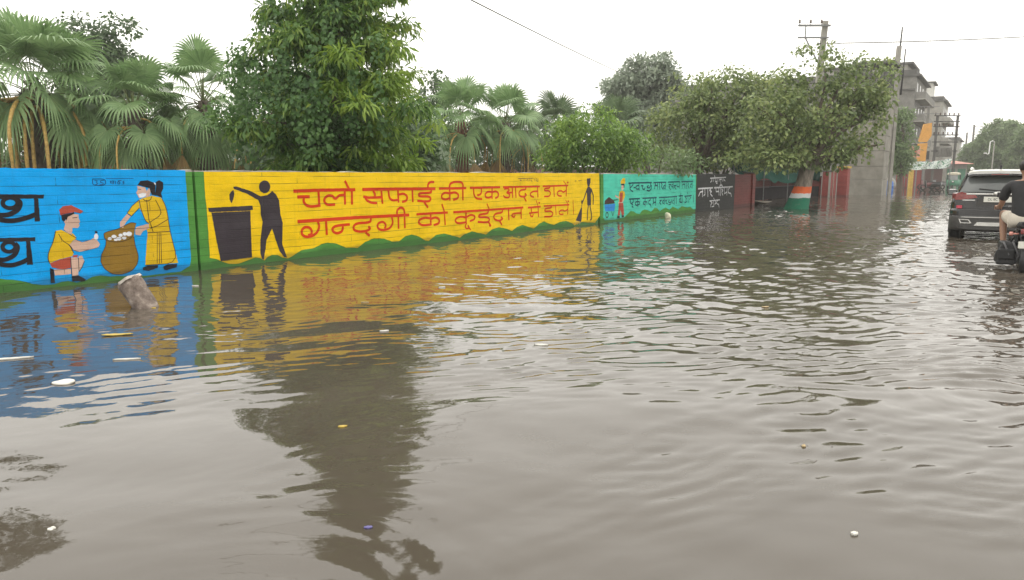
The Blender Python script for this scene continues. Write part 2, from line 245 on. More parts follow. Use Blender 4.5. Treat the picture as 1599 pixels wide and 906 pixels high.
('yellow','painted_lettering','letter_red',[[(11.228,1.226),(11.22,1.21),(11.198,1.2),(11.17,1.2),(11.148,1.21),(11.139,1.226),(11.147,1.242),(11.169,1.252),(11.197,1.252),(11.219,1.242)],[(7.558,0.249),(7.548,0.231),(7.524,0.222),(7.494,0.224),(7.47,0.236),(7.461,0.254),(7.47,0.272),(7.494,0.282),(7.524,0.28),(7.549,0.267)],[(9.743,0.712),(9.734,0.698),(9.712,0.689),(9.685,0.69),(9.662,0.7),(9.654,0.715),(9.662,0.73),(9.684,0.739),(9.712,0.738),(9.734,0.728)],[(11.269,0.71),(11.261,0.696),(11.239,0.688),(11.211,0.688),(11.188,0.698),(11.179,0.713),(11.187,0.727),(11.21,0.736),(11.237,0.735),(11.26,0.725)]],[(0.058,[(1.811,1.149),(2.402,1.156),(3.232,1.152)]),(0.056,[(1.887,1.048),(2.156,1.048)]),(0.049,[(2.029,1.028),(2.013,0.967),(2.078,0.896),(2.193,0.875),(2.388,0.892)]),(0.05,[(2.353,1.14),(2.365,0.873)]),(0.047,[(2.949,1.061),(2.833,1.06),(2.755,1.0),(2.716,1.001),(2.674,1.053),(2.573,1.062),(2.491,1.02),(2.472,0.953),(2.542,0.894),(2.727,0.898)]),(0.048,[(2.969,1.133),(2.964,0.887)]),(0.049,[(3.144,1.134),(3.137,0.881)]),(0.049,[(2.978,1.316),(3.074,1.166)]),(0.061,[(3.41,1.153),(4.363,1.148),(5.528,1.137)]),(0.049,[(3.693,1.127),(3.736,1.062),(3.733,0.986)]),(0.049,[(3.429,1.019),(3.565,0.997),(3.931,0.996)]),(0.048,[(3.471,1.011),(3.513,0.949),(3.637,0.898),(3.791,0.89)]),(0.049,[(3.915,1.117),(3.937,0.871)]),(0.047,[(4.107,1.125),(4.128,0.976),(4.218,0.925),(4.378,0.936)]),(0.047,[(4.379,1.121),(4.387,0.879)]),(0.048,[(4.398,1.038),(4.55,1.057),(4.656,0.994),(4.625,0.91),(4.488,0.891)]),(0.048,[(4.802,1.114),(4.811,0.876)]),(0.049,[(5.393,1.109),(5.385,1.053),(5.003,1.056),(4.995,0.986),(5.321,0.983),(5.382,0.929),(5.318,0.871),(4.95,0.901)]),(0.05,[(5.159,0.87),(5.284,0.749)]),(0.05,[(5.295,1.14),(5.282,1.225),(5.36,1.28),(5.491,1.275)]),(0.06,[(1.867,0.635),(2.507,0.637),(3.179,0.64),(4.69,0.623)]),(0.048,[(2.156,0.398),(2.17,0.464),(2.12,0.52),(2.027,0.536),(1.949,0.491),(1.945,0.412),(2.027,0.36),(2.165,0.364),(2.286,0.42),(2.346,0.521),(2.312,0.615)]),(0.049,[(2.501,0.624),(2.503,0.365)]),(0.049,[(2.081,0.386),(2.158,0.394)]),(0.05,[(2.896,0.496),(2.878,0.406),(2.753,0.372),(2.657,0.41),(2.633,0.47),(2.726,0.516),(3.068,0.522)]),(0.049,[(3.613,0.621),(3.601,0.529),(3.235,0.534),(3.147,0.475),(3.168,0.408),(3.301,0.371),(3.488,0.372),(3.596,0.412),(3.537,0.459)]),(0.051,[(3.457,0.352),(3.565,0.275)]),(0.046,[(3.976,0.39),(4.022,0.462),(3.934,0.53),(3.815,0.51),(3.768,0.448),(3.823,0.38),(3.967,0.36),(4.13,0.39),(4.218,0.489),(4.184,0.6)]),(0.047,[(4.372,0.622),(4.369,0.362)]),(0.048,[(4.552,0.621),(4.555,0.363)]),(0.048,[(4.334,0.635),(4.337,0.733),(4.448,0.79),(4.545,0.748),(4.558,0.629)]),(0.053,[(5.647,1.138),(6.595,1.136)]),(0.049,[(6.005,1.116),(6.013,0.873)]),(0.048,[(6.003,1.03),(5.829,1.052),(5.727,0.999),(5.735,0.927),(5.859,0.898),(6.008,0.929)]),(0.05,[(6.024,1.032),(6.192,1.054),(6.318,1.0),(6.295,0.917),(6.125,0.887)]),(0.051,[(6.472,1.137),(6.47,0.869)]),(0.05,[(5.992,1.148),(6.021,1.238),(6.161,1.275),(6.402,1.274),(6.48,1.225),(6.475,1.142)]),(0.052,[(6.736,1.138),(7.918,1.139)]),(0.047,[(6.87,1.132),(6.883,0.975),(6.973,0.891),(7.197,0.876)]),(0.047,[(7.169,1.128),(7.175,1.009),(7.043,0.958),(7.013,0.99)]),(0.049,[(7.589,1.131),(7.591,0.866)]),(0.049,[(7.588,1.029),(7.428,1.046),(7.308,0.993),(7.331,0.914),(7.45,0.898),(7.579,0.927)]),(0.049,[(7.596,1.024),(7.752,1.05),(7.863,0.991),(7.833,0.907),(7.718,0.886)]),(0.046,[(8.044,1.14),(9.723,1.134)]),(0.043,[(8.094,1.092),(8.257,1.113),(8.318,1.055),(8.18,1.004),(8.344,0.963),(8.3,0.882),(8.111,0.891),(8.06,0.945)]),(0.044,[(8.257,0.998),(8.458,1.004)]),(0.044,[(8.444,1.135),(8.458,0.873)]),(0.044,[(8.586,1.133),(8.604,0.869)]),(0.045,[(9.054,1.127),(9.054,1.068),(8.824,1.061),(8.725,0.989),(8.77,0.905),(8.972,0.885),(9.092,0.927),(8.999,0.969)]),(0.045,[(8.962,0.88),(9.074,0.768)]),(0.042,[(9.616,1.013),(9.394,1.017),(9.251,0.964),(9.28,0.898),(9.434,0.869)]),(0.043,[(9.61,1.125),(9.628,0.854)]),(0.044,[(9.862,1.138),(11.214,1.144)]),(0.044,[(10.237,1.134),(10.227,1.087),(9.963,1.08),(9.953,1.018),(10.187,1.019),(10.281,0.949),(10.2,0.867),(9.945,0.873)]),(0.045,[(10.434,1.131),(10.46,0.85)]),(0.045,[(11.094,1.01),(10.941,0.958),(10.842,1.008),(10.67,1.0),(10.607,0.938),(10.672,0.872),(10.856,0.863)]),(0.046,[(11.119,1.134),(11.104,0.846)]),(0.027,[(10.945,1.271),(11.113,1.151)]),(0.05,[(4.915,0.626),(5.403,0.626),(5.932,0.621)]),(0.05,[(5.358,0.628),(5.364,0.376)]),(0.049,[(5.349,0.524),(5.176,0.549),(5.002,0.516),(4.966,0.448),(5.092,0.387),(5.345,0.394)]),(0.051,[(5.374,0.514),(5.532,0.54),(5.65,0.484),(5.628,0.4),(5.449,0.376)]),(0.04,[(5.816,0.622),(5.837,0.354)]),(0.041,[(5.732,0.813),(5.816,0.639)]),(0.051,[(6.123,0.618),(7.424,0.62),(8.936,0.622)]),(0.047,[(6.579,0.612),(6.579,0.358)]),(0.046,[(6.577,0.483),(6.395,0.514),(6.23,0.486),(6.179,0.423),(6.285,0.364),(6.568,0.376)]),(0.047,[(6.585,0.487),(6.764,0.542),(6.922,0.499),(6.891,0.423),(6.717,0.395)]),(0.039,[(6.605,0.361),(6.537,0.284),(6.595,0.227),(6.707,0.247),(6.641,0.305)]),(0.039,[(6.67,0.256),(6.748,0.195)]),(0.049,[(7.432,0.606),(7.423,0.536),(7.076,0.528),(7.052,0.461),(7.382,0.459),(7.494,0.403),(7.437,0.326),(7.02,0.362)]),(0.049,[(7.437,0.335),(7.517,0.265)]),(0.033,[(7.377,0.77),(7.48,0.627)]),(0.047,[(8.025,0.612),(8.016,0.535),(7.732,0.523),(7.641,0.457),(7.69,0.384),(7.872,0.341),(8.041,0.381),(7.957,0.433)]),(0.048,[(7.889,0.345),(7.99,0.239)]),(0.049,[(8.278,0.612),(8.291,0.339)]),(0.044,[(8.854,0.491),(8.466,0.492),(8.405,0.436),(8.529,0.392),(8.564,0.454)]),(0.044,[(8.835,0.621),(8.84,0.347)]),(0.047,[(9.15,0.61),(9.769,0.619)]),(0.04,[(9.302,0.609),(9.331,0.476)]),(0.042,[(9.208,0.471),(9.681,0.477)]),(0.041,[(9.255,0.469),(9.275,0.397),(9.38,0.367),(9.408,0.437)]),(0.041,[(9.64,0.613),(9.673,0.348)]),(0.029,[(9.541,0.785),(9.64,0.638)]),(0.044,[(9.928,0.624),(11.283,0.616)]),(0.045,[(10.323,0.615),(10.319,0.563),(9.99,0.559),(9.971,0.481),(10.273,0.485),(10.415,0.415),(10.328,0.328),(9.952,0.346)]),(0.037,[(10.533,0.619),(10.565,0.361)]),(0.038,[(11.196,0.493),(11.03,0.439),(10.941,0.486),(10.777,0.476),(10.713,0.424),(10.779,0.367),(10.965,0.37)]),(0.038,[(11.21,0.613),(11.199,0.349)]),(0.025,[(11.067,0.754),(11.209,0.63)]),(0.025,[(11.49,0.743),(11.536,0.323)])]),
('yellow','painted_signature','plum',[],[(0.014,[(8.702,1.339),(9.421,1.348)]),(0.014,[(8.829,1.339),(8.829,1.271)]),(0.014,[(8.781,1.298),(8.861,1.297)]),(0.014,[(8.925,1.339),(8.932,1.271)]),(0.014,[(9.007,1.338),(9.01,1.279)]),(0.014,[(9.072,1.296),(9.154,1.313),(9.155,1.261)]),(0.014,[(9.22,1.341),(9.234,1.269)]),(0.014,[(9.304,1.338),(9.287,1.295),(9.354,1.259)]),(0.015,[(9.455,1.337),(9.49,1.267)]),(0.014,[(9.53,1.344),(9.592,1.312),(9.53,1.276),(9.627,1.267)]),(0.015,[(9.626,1.347),(9.634,1.258)])]),
('yellow','faint_signature','plum',[],[(0.012,[(11.571,1.265),(11.694,1.264)]),(0.011,[(11.632,1.284),(11.634,1.225)]),(0.011,[(11.776,1.268),(11.984,1.282)]),(0.012,[(11.858,1.283),(11.86,1.234)])]),
('teal','painted_field','teal',[[(13.34,1.461),(13.389,0.698),(13.388,0.176),(13.489,0.071),(14.11,0.059),(14.846,0.089),(15.11,0.192),(15.183,0.222),(15.363,0.285),(15.588,0.26),(15.782,0.19),(16.053,0.154),(16.241,0.258),(16.476,0.289),(16.72,0.256),(17.012,0.187),(17.294,0.316),(17.551,0.29),(17.776,0.173),(18.077,0.254),(18.342,0.287),(18.67,0.189),(18.985,0.299),(19.274,0.245),(19.522,0.174),(19.903,0.286),(20.26,0.237),(20.518,0.21),(20.775,0.238),(21.157,0.122),(21.401,0.113),(21.286,1.455)]],[]),
('teal','painted_worker','yellow2',[[(14.541,1.245),(14.71,1.338),(14.865,1.328),(14.875,1.164),(14.546,1.156)],[(14.493,0.93),(14.666,0.951),(14.845,0.905),(14.896,0.79),(14.792,0.661),(14.686,0.579),(14.468,0.576),(14.434,0.819)]],[]),
('teal','painted_worker','skin',[[(14.6,1.111),(14.754,1.109),(14.773,1.0),(14.666,0.955),(14.597,1.003)]],[(0.05,[(14.813,0.679),(14.686,0.588),(14.404,0.574)]),(0.048,[(14.46,0.725),(14.265,0.767),(14.178,0.806)])]),
('teal','painted_worker','red',[[(14.503,0.892),(14.722,0.888),(14.694,0.592),(14.489,0.584)],[(14.447,0.565),(14.753,0.563),(14.808,0.376),(14.841,0.185),(14.686,0.172),(14.566,0.366),(14.533,0.17),(14.381,0.177),(14.434,0.408)]],[]),
('teal','painted_worker','black',[[(14.546,1.15),(14.813,1.157),(14.82,1.037),(14.767,1.038),(14.754,1.113),(14.596,1.115)],[(14.36,0.168),(14.534,0.16),(14.516,0.086),(14.342,0.094)],[(14.656,0.166),(14.833,0.173),(14.845,0.108),(14.668,0.107)]],[]),
('teal','painted_handcart','soil',[[(13.448,0.552),(13.463,0.66),(13.742,0.77),(14.08,0.661),(14.169,0.566)]],[]),
('teal','painted_handcart','cartblue',[[(13.448,0.545),(14.191,0.554),(14.139,0.327),(13.518,0.342)]],[]),
('teal','painted_handcart','black',[],[(0.036,[(13.714,0.225),(13.711,0.199),(13.697,0.176),(13.676,0.16),(13.65,0.152),(13.622,0.153),(13.595,0.164),(13.572,0.182),(13.557,0.205),(13.551,0.232),(13.555,0.258),(13.568,0.28),(13.589,0.296),(13.615,0.304),(13.643,0.303),(13.67,0.293),(13.693,0.275),(13.708,0.251),(13.714,0.225)]),(0.025,[(13.937,0.323),(14.04,0.182),(14.122,0.32)]),(0.026,[(14.08,0.661),(14.355,0.672)])]),
('teal','painted_lettering','letter_teal',[],[(0.049,[(15.12,1.176),(16.062,1.181),(16.987,1.18)]),(0.044,[(17.136,1.179),(18.273,1.184)]),(0.044,[(18.444,1.186),(19.597,1.196)]),(0.043,[(19.763,1.195),(21.016,1.206)]),(0.044,[(15.23,1.156),(15.253,1.019),(15.489,1.136)]),(0.044,[(15.224,1.001),(15.338,0.935),(15.495,0.907)]),(0.044,[(15.517,1.031),(15.645,1.029)]),(0.045,[(15.932,1.166),(15.967,0.928)]),(0.044,[(15.929,1.091),(15.754,1.09),(15.667,1.035),(15.739,0.975),(15.944,0.981)]),(0.045,[(16.099,1.083),(16.287,1.081)]),(0.046,[(16.224,1.075),(16.207,0.987),(16.375,0.943),(16.433,1.019)]),(0.046,[(16.724,1.086),(16.574,1.046),(16.658,1.003),(16.843,1.017),(16.864,1.071),(16.977,1.09),(16.962,0.963),(16.795,0.898),(16.583,0.93)]),(0.046,[(16.881,1.165),(16.904,1.084)]),(0.047,[(17.27,1.162),(17.344,1.082),(17.236,1.064)]),(0.047,[(17.278,1.063),(17.245,0.956)]),(0.048,[(17.344,1.079),(17.513,1.084)]),(0.047,[(17.506,1.17),(17.529,0.938)]),(0.047,[(17.674,1.168),(17.71,0.932)]),(0.048,[(17.826,1.157),(17.928,1.083),(17.827,1.044),(18.029,0.928)]),(0.048,[(18.203,1.073),(18.053,1.058),(18.031,1.005),(18.15,0.959)]),(0.048,[(18.194,1.175),(18.223,0.935)]),(0.036,[(18.515,1.101),(18.725,1.106),(18.543,0.998)]),(0.036,[(18.526,1.026),(18.72,0.907)]),(0.036,[(18.931,1.19),(18.964,0.934)]),(0.036,[(18.93,1.097),(18.792,1.084),(18.779,1.023),(18.938,1.01)]),(0.036,[(19.009,1.055),(19.221,1.059),(19.061,1.002)]),(0.036,[(19.06,1.012),(19.258,0.912)]),(0.036,[(19.326,1.104),(19.295,1.034),(19.491,0.993),(19.561,1.066)]),(0.037,[(19.549,1.189),(19.573,0.943)]),(0.037,[(19.892,1.187),(19.97,1.098),(19.845,1.063),(19.868,0.935)]),(0.037,[(19.971,1.087),(20.111,1.093)]),(0.037,[(20.11,1.197),(20.136,0.946)]),(0.038,[(20.261,1.196),(20.299,0.929)]),(0.037,[(20.395,1.184),(20.526,1.103),(20.418,1.057),(20.606,0.936)]),(0.038,[(20.89,1.1),(20.714,1.087),(20.69,1.018),(20.822,0.962)]),(0.038,[(20.89,1.203),(20.931,0.92)]),(0.043,[(15.186,0.668),(16.034,0.662)]),(0.043,[(15.274,0.66),(15.311,0.542),(15.5,0.474)]),(0.043,[(15.503,0.66),(15.517,0.566),(15.4,0.523)]),(0.043,[(15.413,0.43),(15.542,0.391)]),(0.043,[(15.858,0.66),(15.883,0.398)]),(0.043,[(15.856,0.566),(15.705,0.561),(15.664,0.493),(15.765,0.449),(15.871,0.462)]),(0.043,[(15.88,0.556),(16.01,0.568),(16.046,0.488),(15.917,0.46)]),(0.043,[(16.244,0.666),(17.462,0.659)]),(0.042,[(16.466,0.664),(16.493,0.393)]),(0.041,[(16.466,0.555),(16.324,0.543),(16.304,0.479),(16.472,0.458)]),(0.042,[(16.49,0.544),(16.635,0.534),(16.625,0.453)]),(0.042,[(16.919,0.656),(16.916,0.591),(16.763,0.562),(16.77,0.465),(16.951,0.443)]),(0.043,[(16.91,0.444),(16.999,0.36)]),(0.043,[(17.159,0.656),(17.189,0.485),(17.117,0.438)]),(0.043,[(17.188,0.501),(17.372,0.504)]),(0.043,[(17.369,0.658),(17.399,0.382)]),(0.038,[(17.642,0.654),(18.491,0.654),(19.369,0.658)]),(0.037,[(17.719,0.552),(17.901,0.564),(17.709,0.469)]),(0.037,[(17.742,0.485),(17.872,0.39)]),(0.038,[(18.124,0.646),(18.163,0.387)]),(0.037,[(18.124,0.541),(17.992,0.528),(17.989,0.454),(18.141,0.446)]),(0.037,[(18.214,0.521),(18.411,0.53)]),(0.038,[(18.349,0.518),(18.328,0.45),(18.494,0.411)]),(0.038,[(18.638,0.544),(18.533,0.495),(18.647,0.44),(18.828,0.487),(18.866,0.572),(18.791,0.384),(18.561,0.381)]),(0.038,[(19.057,0.533),(18.938,0.501),(18.954,0.431),(19.042,0.393)]),(0.039,[(19.095,0.636),(19.139,0.362)]),(0.039,[(19.284,0.649),(19.328,0.384)]),(0.04,[(19.547,0.664),(19.954,0.673)]),(0.04,[(19.717,0.671),(19.753,0.407)]),(0.039,[(19.727,0.568),(19.601,0.553),(19.622,0.446),(19.87,0.421)]),(0.04,[(19.875,0.671),(19.913,0.384)]),(0.04,[(19.715,0.693),(19.756,0.77)]),(0.041,[(20.117,0.644),(20.897,0.66)]),(0.04,[(20.221,0.609),(20.38,0.551),(20.263,0.5),(20.393,0.424),(20.152,0.402)]),(0.041,[(20.503,0.639),(20.551,0.383)]),(0.04,[(20.437,0.786),(20.485,0.712)]),(0.041,[(20.679,0.642),(20.79,0.578),(20.673,0.507)]),(0.041,[(21.069,0.682),(21.128,0.384)])]),
('black','painted_lettering','letter_white',[],[(0.056,[(21.585,0.907),(23.373,0.922)]),(0.059,[(23.536,0.92),(24.743,0.921),(26.046,0.935)]),(0.052,[(21.676,0.608),(21.851,0.771),(22.183,0.792)]),(0.053,[(22.134,0.911),(22.129,0.566)]),(0.053,[(22.381,0.9),(22.421,0.67),(22.263,0.618)]),(0.054,[(22.725,0.911),(22.788,0.558)]),(0.055,[(23.152,0.905),(22.919,0.812),(23.268,0.774),(23.005,0.71),(23.344,0.569)]),(0.055,[(23.725,0.917),(23.798,0.756),(24.145,0.759)]),(0.057,[(24.11,0.921),(24.195,0.587)]),(0.056,[(24.252,0.931),(24.24,1.018),(24.501,1.028),(24.62,0.939)]),(0.057,[(24.385,0.917),(24.382,0.562)]),(0.056,[(24.502,0.836),(24.722,0.791),(24.517,0.727),(24.712,0.576)]),(0.057,[(24.839,0.911),(24.903,0.652),(25.236,0.714)]),(0.057,[(25.233,0.919),(25.244,0.564)]),(0.058,[(25.664,0.922),(25.427,0.822),(25.435,0.676),(25.849,0.638)]),(0.059,[(25.82,0.639),(25.928,0.489)]),(0.042,[(22.977,1.311),(25.033,1.348)]),(0.04,[(23.124,1.307),(23.163,1.198),(23.022,1.147)]),(0.041,[(23.333,1.318),(23.367,1.157)]),(0.04,[(23.482,1.419),(23.58,1.338)]),(0.04,[(23.583,1.318),(23.642,1.163),(23.856,1.174)]),(0.041,[(23.836,1.321),(23.875,1.129)]),(0.041,[(23.737,1.113),(23.906,1.092)]),(0.042,[(24.08,1.325),(24.129,1.16)]),(0.042,[(24.168,1.255),(24.429,1.262)]),(0.042,[(24.302,1.324),(24.364,1.067)]),(0.041,[(24.461,1.316),(24.574,1.17)]),(0.042,[(24.684,1.336),(24.747,1.177)]),(0.042,[(24.763,1.252),(24.947,1.188)]),(0.039,[(23.009,0.392),(24.339,0.4)]),(0.039,[(23.122,0.372),(23.404,0.299),(23.164,0.237),(23.217,0.118)]),(0.039,[(23.503,0.505),(23.615,0.42)]),(0.04,[(23.519,0.382),(23.587,0.154),(23.325,0.142)]),(0.04,[(23.707,0.389),(23.851,0.269),(23.677,0.233)]),(0.04,[(24.028,0.388),(23.897,0.309),(24.025,0.222),(24.234,0.216)]),(0.04,[(24.181,0.217),(24.281,0.063)])]),
]
# ------------------------------------------------------------------ mural wall (local x runs along the wall, y into the park, z up)
WALL_RZ = math.atan2(MURAL_DIR[1], MURAL_DIR[0])
WALL_H = 1.485
def paint_mat(name, col, lines=0.95, rough=0.55, patch=0.18):
    """weathered wall paint over rough block courses: the joints show as thin dark broken lines"""
    t = NT(name)
    tc = t.n('ShaderNodeTexCoord'); sp = t.n('ShaderNodeSeparateXYZ'); t.l(tc.outputs['Object'], sp.inputs[0])
    nz = t.noise(1.3, 3, 0.5, stretch=(0.6, 1, 2.0))
    wob = t.n('ShaderNodeMath', operation='MULTIPLY_ADD'); t.l(nz, wob.inputs[0]); wob.inputs[1].default_value = 0.045; t.l(sp.outputs['Z'], wob.inputs[2])
    cb = t.n('ShaderNodeCombineXYZ'); t.l(sp.outputs['X'], cb.inputs[0]); t.l(wob.outputs[0], cb.inputs[1])
    br = t.n('ShaderNodeTexBrick'); t.l(cb.outputs[0], br.inputs['Vector'])
    br.inputs['Scale'].default_value = 1.0; br.inputs['Brick Width'].default_value = 1.9; br.inputs['Row Height'].default_value = 0.118
    br.inputs['Mortar Size'].default_value = 0.0055; br.inputs['Mortar Smooth'].default_value = 0.4; br.offset = 0.37
    br.inputs['Color1'].default_value = (0, 0, 0, 1); br.inputs['Color2'].default_value = (0.08, 0.08, 0.08, 1); br.inputs['Mortar'].default_value = (1, 1, 1, 1)
    br2 = t.n('ShaderNodeTexBrick'); t.l(cb.outputs[0], br2.inputs['Vector'])
    br2.inputs['Scale'].default_value = 1.0; br2.inputs['Brick Width'].default_value = 0.24; br2.inputs['Row Height'].default_value = 0.059
    br2.inputs['Mortar Size'].default_value = 0.006; br2.inputs['Mortar Smooth'].default_value = 0.8
    br2.inputs['Color1'].default_value = (0, 0, 0, 1); br2.inputs['Color2'].default_value = (0.3, 0.3, 0.3, 1); br2.inputs['Mortar'].default_value = (1, 1, 1, 1)
    # the joints break up along their length
    brk = t.ramp(t.noise(1.6, 4, 0.6, stretch=(0.7, 1, 7)), [(0.42, 0.0), (0.62, 1.0)])
    jf = t.n('ShaderNodeMath', operation='MULTIPLY'); t.l(br.outputs['Color'], jf.inputs[0]); t.l(brk, jf.inputs[1])
    jf2 = t.n('ShaderNodeMath', operation='MULTIPLY'); t.l(jf.outputs[0], jf2.inputs[0]); jf2.inputs[1].default_value = lines
    c = col[:3]
    dk = tuple(x * (1 - patch) for x in c) + (1,); lt = tuple(min(1, x * (1 + patch * 0.5) + 0.012) for x in c) + (1,)
    base = t.ramp(t.noise(2.2, 6, 0.62, stretch=(0.7, 1, 1.8)), [(0.32, dk), (0.5, (*c, 1)), (0.72, lt)])
    streak = t.ramp(t.noise(9, 4, 0.7, stretch=(0.5, 1, 9)), [(0.5, 0.0), (0.78, 0.35)])
    base = t.mix(streak, base, tuple(x * 0.72 for x in c) + (1,))
    drip = t.ramp(t.noise(3.2, 5, 0.65, stretch=(3.2, 1, 0.35)), [(0.52, 0.0), (0.78, 0.34)])
    base = t.mix(drip, base, tuple(x * 0.55 + 0.015 for x in c) + (1,))
    # thin spots where grey render shows
    worn = t.ramp(t.noise(5.5, 8, 0.75, stretch=(1, 1, 2.5)), [(0.67, 0.0), (0.75, 0.5)])
    base = t.mix(worn, base, (0.33, 0.31, 0.27, 1))
    base = t.mix(jf2.outputs[0], base, tuple(x * 0.22 + 0.01 for x in c) + (1,))
    # wet tide mark and splashed silt just above the water line
    tn = t.noise(3.5, 5, 0.65); tz = t.n('ShaderNodeMath', operation='MULTIPLY_ADD'); t.l(tn, tz.inputs[0]); tz.inputs[1].default_value = -0.16; t.l(sp.outputs['Z'], tz.inputs[2])
    tide = t.ramp(tz.outputs[0], [(0.0, 0.7), (0.03, 0.4), (0.07, 0.0)])
    base = t.mix(tide, base, tuple(x * 0.35 + 0.02 for x in c) + (1,))
    t.l(base, t.p.inputs['Base Color']); t.set(Roughness=rough)
    t.p.inputs['Specular IOR Level'].default_value = 0.14
    hsum = t.n('ShaderNodeMath', operation='MULTIPLY_ADD'); t.l(br.outputs['Color'], hsum.inputs[0]); hsum.inputs[1].default_value = -1.0
    g = t.noise(30, 4, 0.6, stretch=(0.6, 1, 1.6)); t.l(g, hsum.inputs[2])
    h2 = t.n('ShaderNodeMath', operation='MULTIPLY_ADD'); t.l(br2.outputs['Color'], h2.inputs[0]); h2.inputs[1].default_value = -0.3; t.l(hsum.outputs[0], h2.inputs[2])
    t.bump(h2.outputs[0], 0.5, 0.008)
    return t.m
PC = dict(blue=(0.0, 0.36, 0.86), yellow=(0.86, 0.565, 0.003), teal=(0.075, 0.58, 0.42), green=(0.085, 0.27, 0.05),
          black=(0.02, 0.018, 0.022), charcoal=(0.045, 0.036, 0.043), skin=(0.62, 0.42, 0.33), yellow2=(0.70, 0.45, 0.012), red=(0.42, 0.075, 0.045),
          white=(0.74, 0.76, 0.80), sack=(0.27, 0.155, 0.022), navy=(0.005, 0.07, 0.22), letter_red=(0.64, 0.048, 0.004), plum=(0.16, 0.07, 0.05),
          straw=(0.75, 0.6, 0.3), soil=(0.06, 0.03, 0.025), cartblue=(0.03, 0.26, 0.68), letter_teal=(0.0, 0.055, 0.085), letter_white=(0.70, 0.70, 0.72),
          slate=(0.032, 0.034, 0.033), maroon=(0.245, 0.052, 0.045))
PM = {k: paint_mat('paint_' + k, v) for k, v in PC.items()}
PM['green'] = paint_mat('paint_green', PC['green'], patch=0.3)
cap_mat = simple('wall_top_cement', (0.34, 0.32, 0.28), 0.9, var=0.4, scale=4, bump=0.5)

def ribbon(P, wd):
    """flat brush stroke of width wd along P (x,z points): quads with mitred joints"""
    P = [np.array(p) for p in P]; n = len(P); L = []; Rr = []
    closed = n > 3 and np.linalg.norm(P[0] - P[-1]) < 1e-4
    for i in range(n):
        if closed and i in (0, n - 1): a, b = P[-2], P[1]
        else: a, b = P[max(i - 1, 0)], P[min(i + 1, n - 1)]
        d1 = P[i] - a if i > 0 or closed else b - P[i]; d2 = b - P[i] if i < n - 1 or closed else P[i] - a
        d1 = d1 / (np.linalg.norm(d1) + 1e-9); d2 = d2 / (np.linalg.norm(d2) + 1e-9)
        t = d1 + d2; t = t / (np.linalg.norm(t) + 1e-9); nn = np.array([-t[1], t[0]])
        k = max(0.45, abs(np.dot(nn, np.array([-d2[1], d2[0]]))))
        L.append(P[i] + nn * wd / 2 / k); Rr.append(P[i] - nn * wd / 2 / k)
    return L, Rr
def smooth_line(P, it=1):
    if len(P) < 4: return P
    closed = abs(P[0][0] - P[-1][0]) + abs(P[0][1] - P[-1][1]) < 1e-4
    for _ in range(it):
        Q = [P[0]]
        for a, b in zip(P[:-1], P[1:]):
            Q += [(a[0] * .78 + b[0] * .22, a[1] * .78 + b[1] * .22), (a[0] * .22 + b[0] * .78, a[1] * .22 + b[1] * .78)]
        Q.append(P[-1]); P = Q
    return P
def fill(poly, y):
    """triangulated flat outline at depth y"""
    from mathutils.geometry import tessellate_polygon
    F = tessellate_polygon([[Vector((x, z, 0)) for x, z in poly]])
    return [(x, y, z) for x, z in poly], [tuple(t) for t in F]

def hand(poly, amp=0.0028, step=0.05, seed=0, closed=True):
    """wobble of a brush-drawn edge"""
    r = random.Random(seed); out = []; n = len(poly)
    for i in range(n if closed else n - 1):
        a = poly[i]; b = poly[(i + 1) % n]; L = math.hypot(b[0] - a[0], b[1] - a[1]); k = min(60, max(1, int(L / step)))
        for j in range(k):
            q = j / k; w = amp if (j or closed) else 0
            out.append((a[0] + (b[0] - a[0]) * q + r.uniform(-w, w), a[1] + (b[1] - a[1]) * q + r.uniform(-w, w)))
    if not closed: out.append(poly[-1])
    return out

WALLS = {}
def wall_body(key, name, label, x0, x1, mat, gap=True):
    th = thing(name, label, 'wall', (MURAL_ORIGIN[0], MURAL_ORIGIN[1], 0), WALL_RZ)
    WALLS[key] = th
    m = MB()
    # body with a slightly uneven top edge
    n = max(6, int((x1 - x0) / 0.22)); rr = random.Random(len(WALLS))
    xs = [x0 + (x1 - x0) * i / n for i in range(n + 1)]
    top = [WALL_H - 0.028 + rr.uniform(-0.009, 0.006) for _ in xs]
    vs = []; fs = []
    for x, t in zip(xs, top): vs += [(x, 0, -0.4), (x, 0, t), (x, 0.23, t), (x, 0.23, -0.4)]
    for i in range(n):
        a = i * 4; b = a + 4
        for k in range(3): fs.append((a + k, a + k + 1, b + k + 1, b + k))
    fs += [(0, 1, 2, 3), (n * 4 + 3, n * 4 + 2, n * 4 + 1, n * 4)]
    m.add(vs, fs); m.build('masonry', mat, th)
    # rough cement capping, broken along its front lip
    c = MB(); vs = []; fs = []
    for x, t in zip(xs, top):
        ov = rr.uniform(-0.004, 0.002); h = rr.uniform(0.012, 0.038) if rr.random() > .07 else .004
        vs += [(x, -ov, t - 0.004), (x, -ov + 0.006, t + h), (x, 0.235, t + h), (x, 0.24, t - 0.004)]
    for i in range(n):
        a = i * 4; b = a + 4
        for k in range(3): fs.append((a + k, a + k + 1, b + k + 1, b + k))
    fs += [(0, 1, 2, 3), (n * 4 + 3, n * 4 + 2, n * 4 + 1, n * 4)]
    c.add(vs, fs); c.build('coping', cap_mat if key != 'black' else PM['slate'], th)
    return th
wall_body('blue', 'mural_wall', 'bright blue mural wall with a boy, a woman and a sack painted on it', -9.0, -0.022, PM['green'])
wall_body('yellow', 'mural_wall', 'long yellow mural wall with two rows of red Hindi lettering and a litter bin figure', 0.022, 13.06, PM['green'])
wall_body('teal', 'mural_wall', 'turquoise mural wall with dark teal Hindi lettering and a worker with a handcart', 13.20, 21.39, PM['green'])
wall_body('black', 'painted_wall', 'slate black wall section with white Hindi lettering beside the turquoise mural', 21.40, 26.35, PM['slate'])
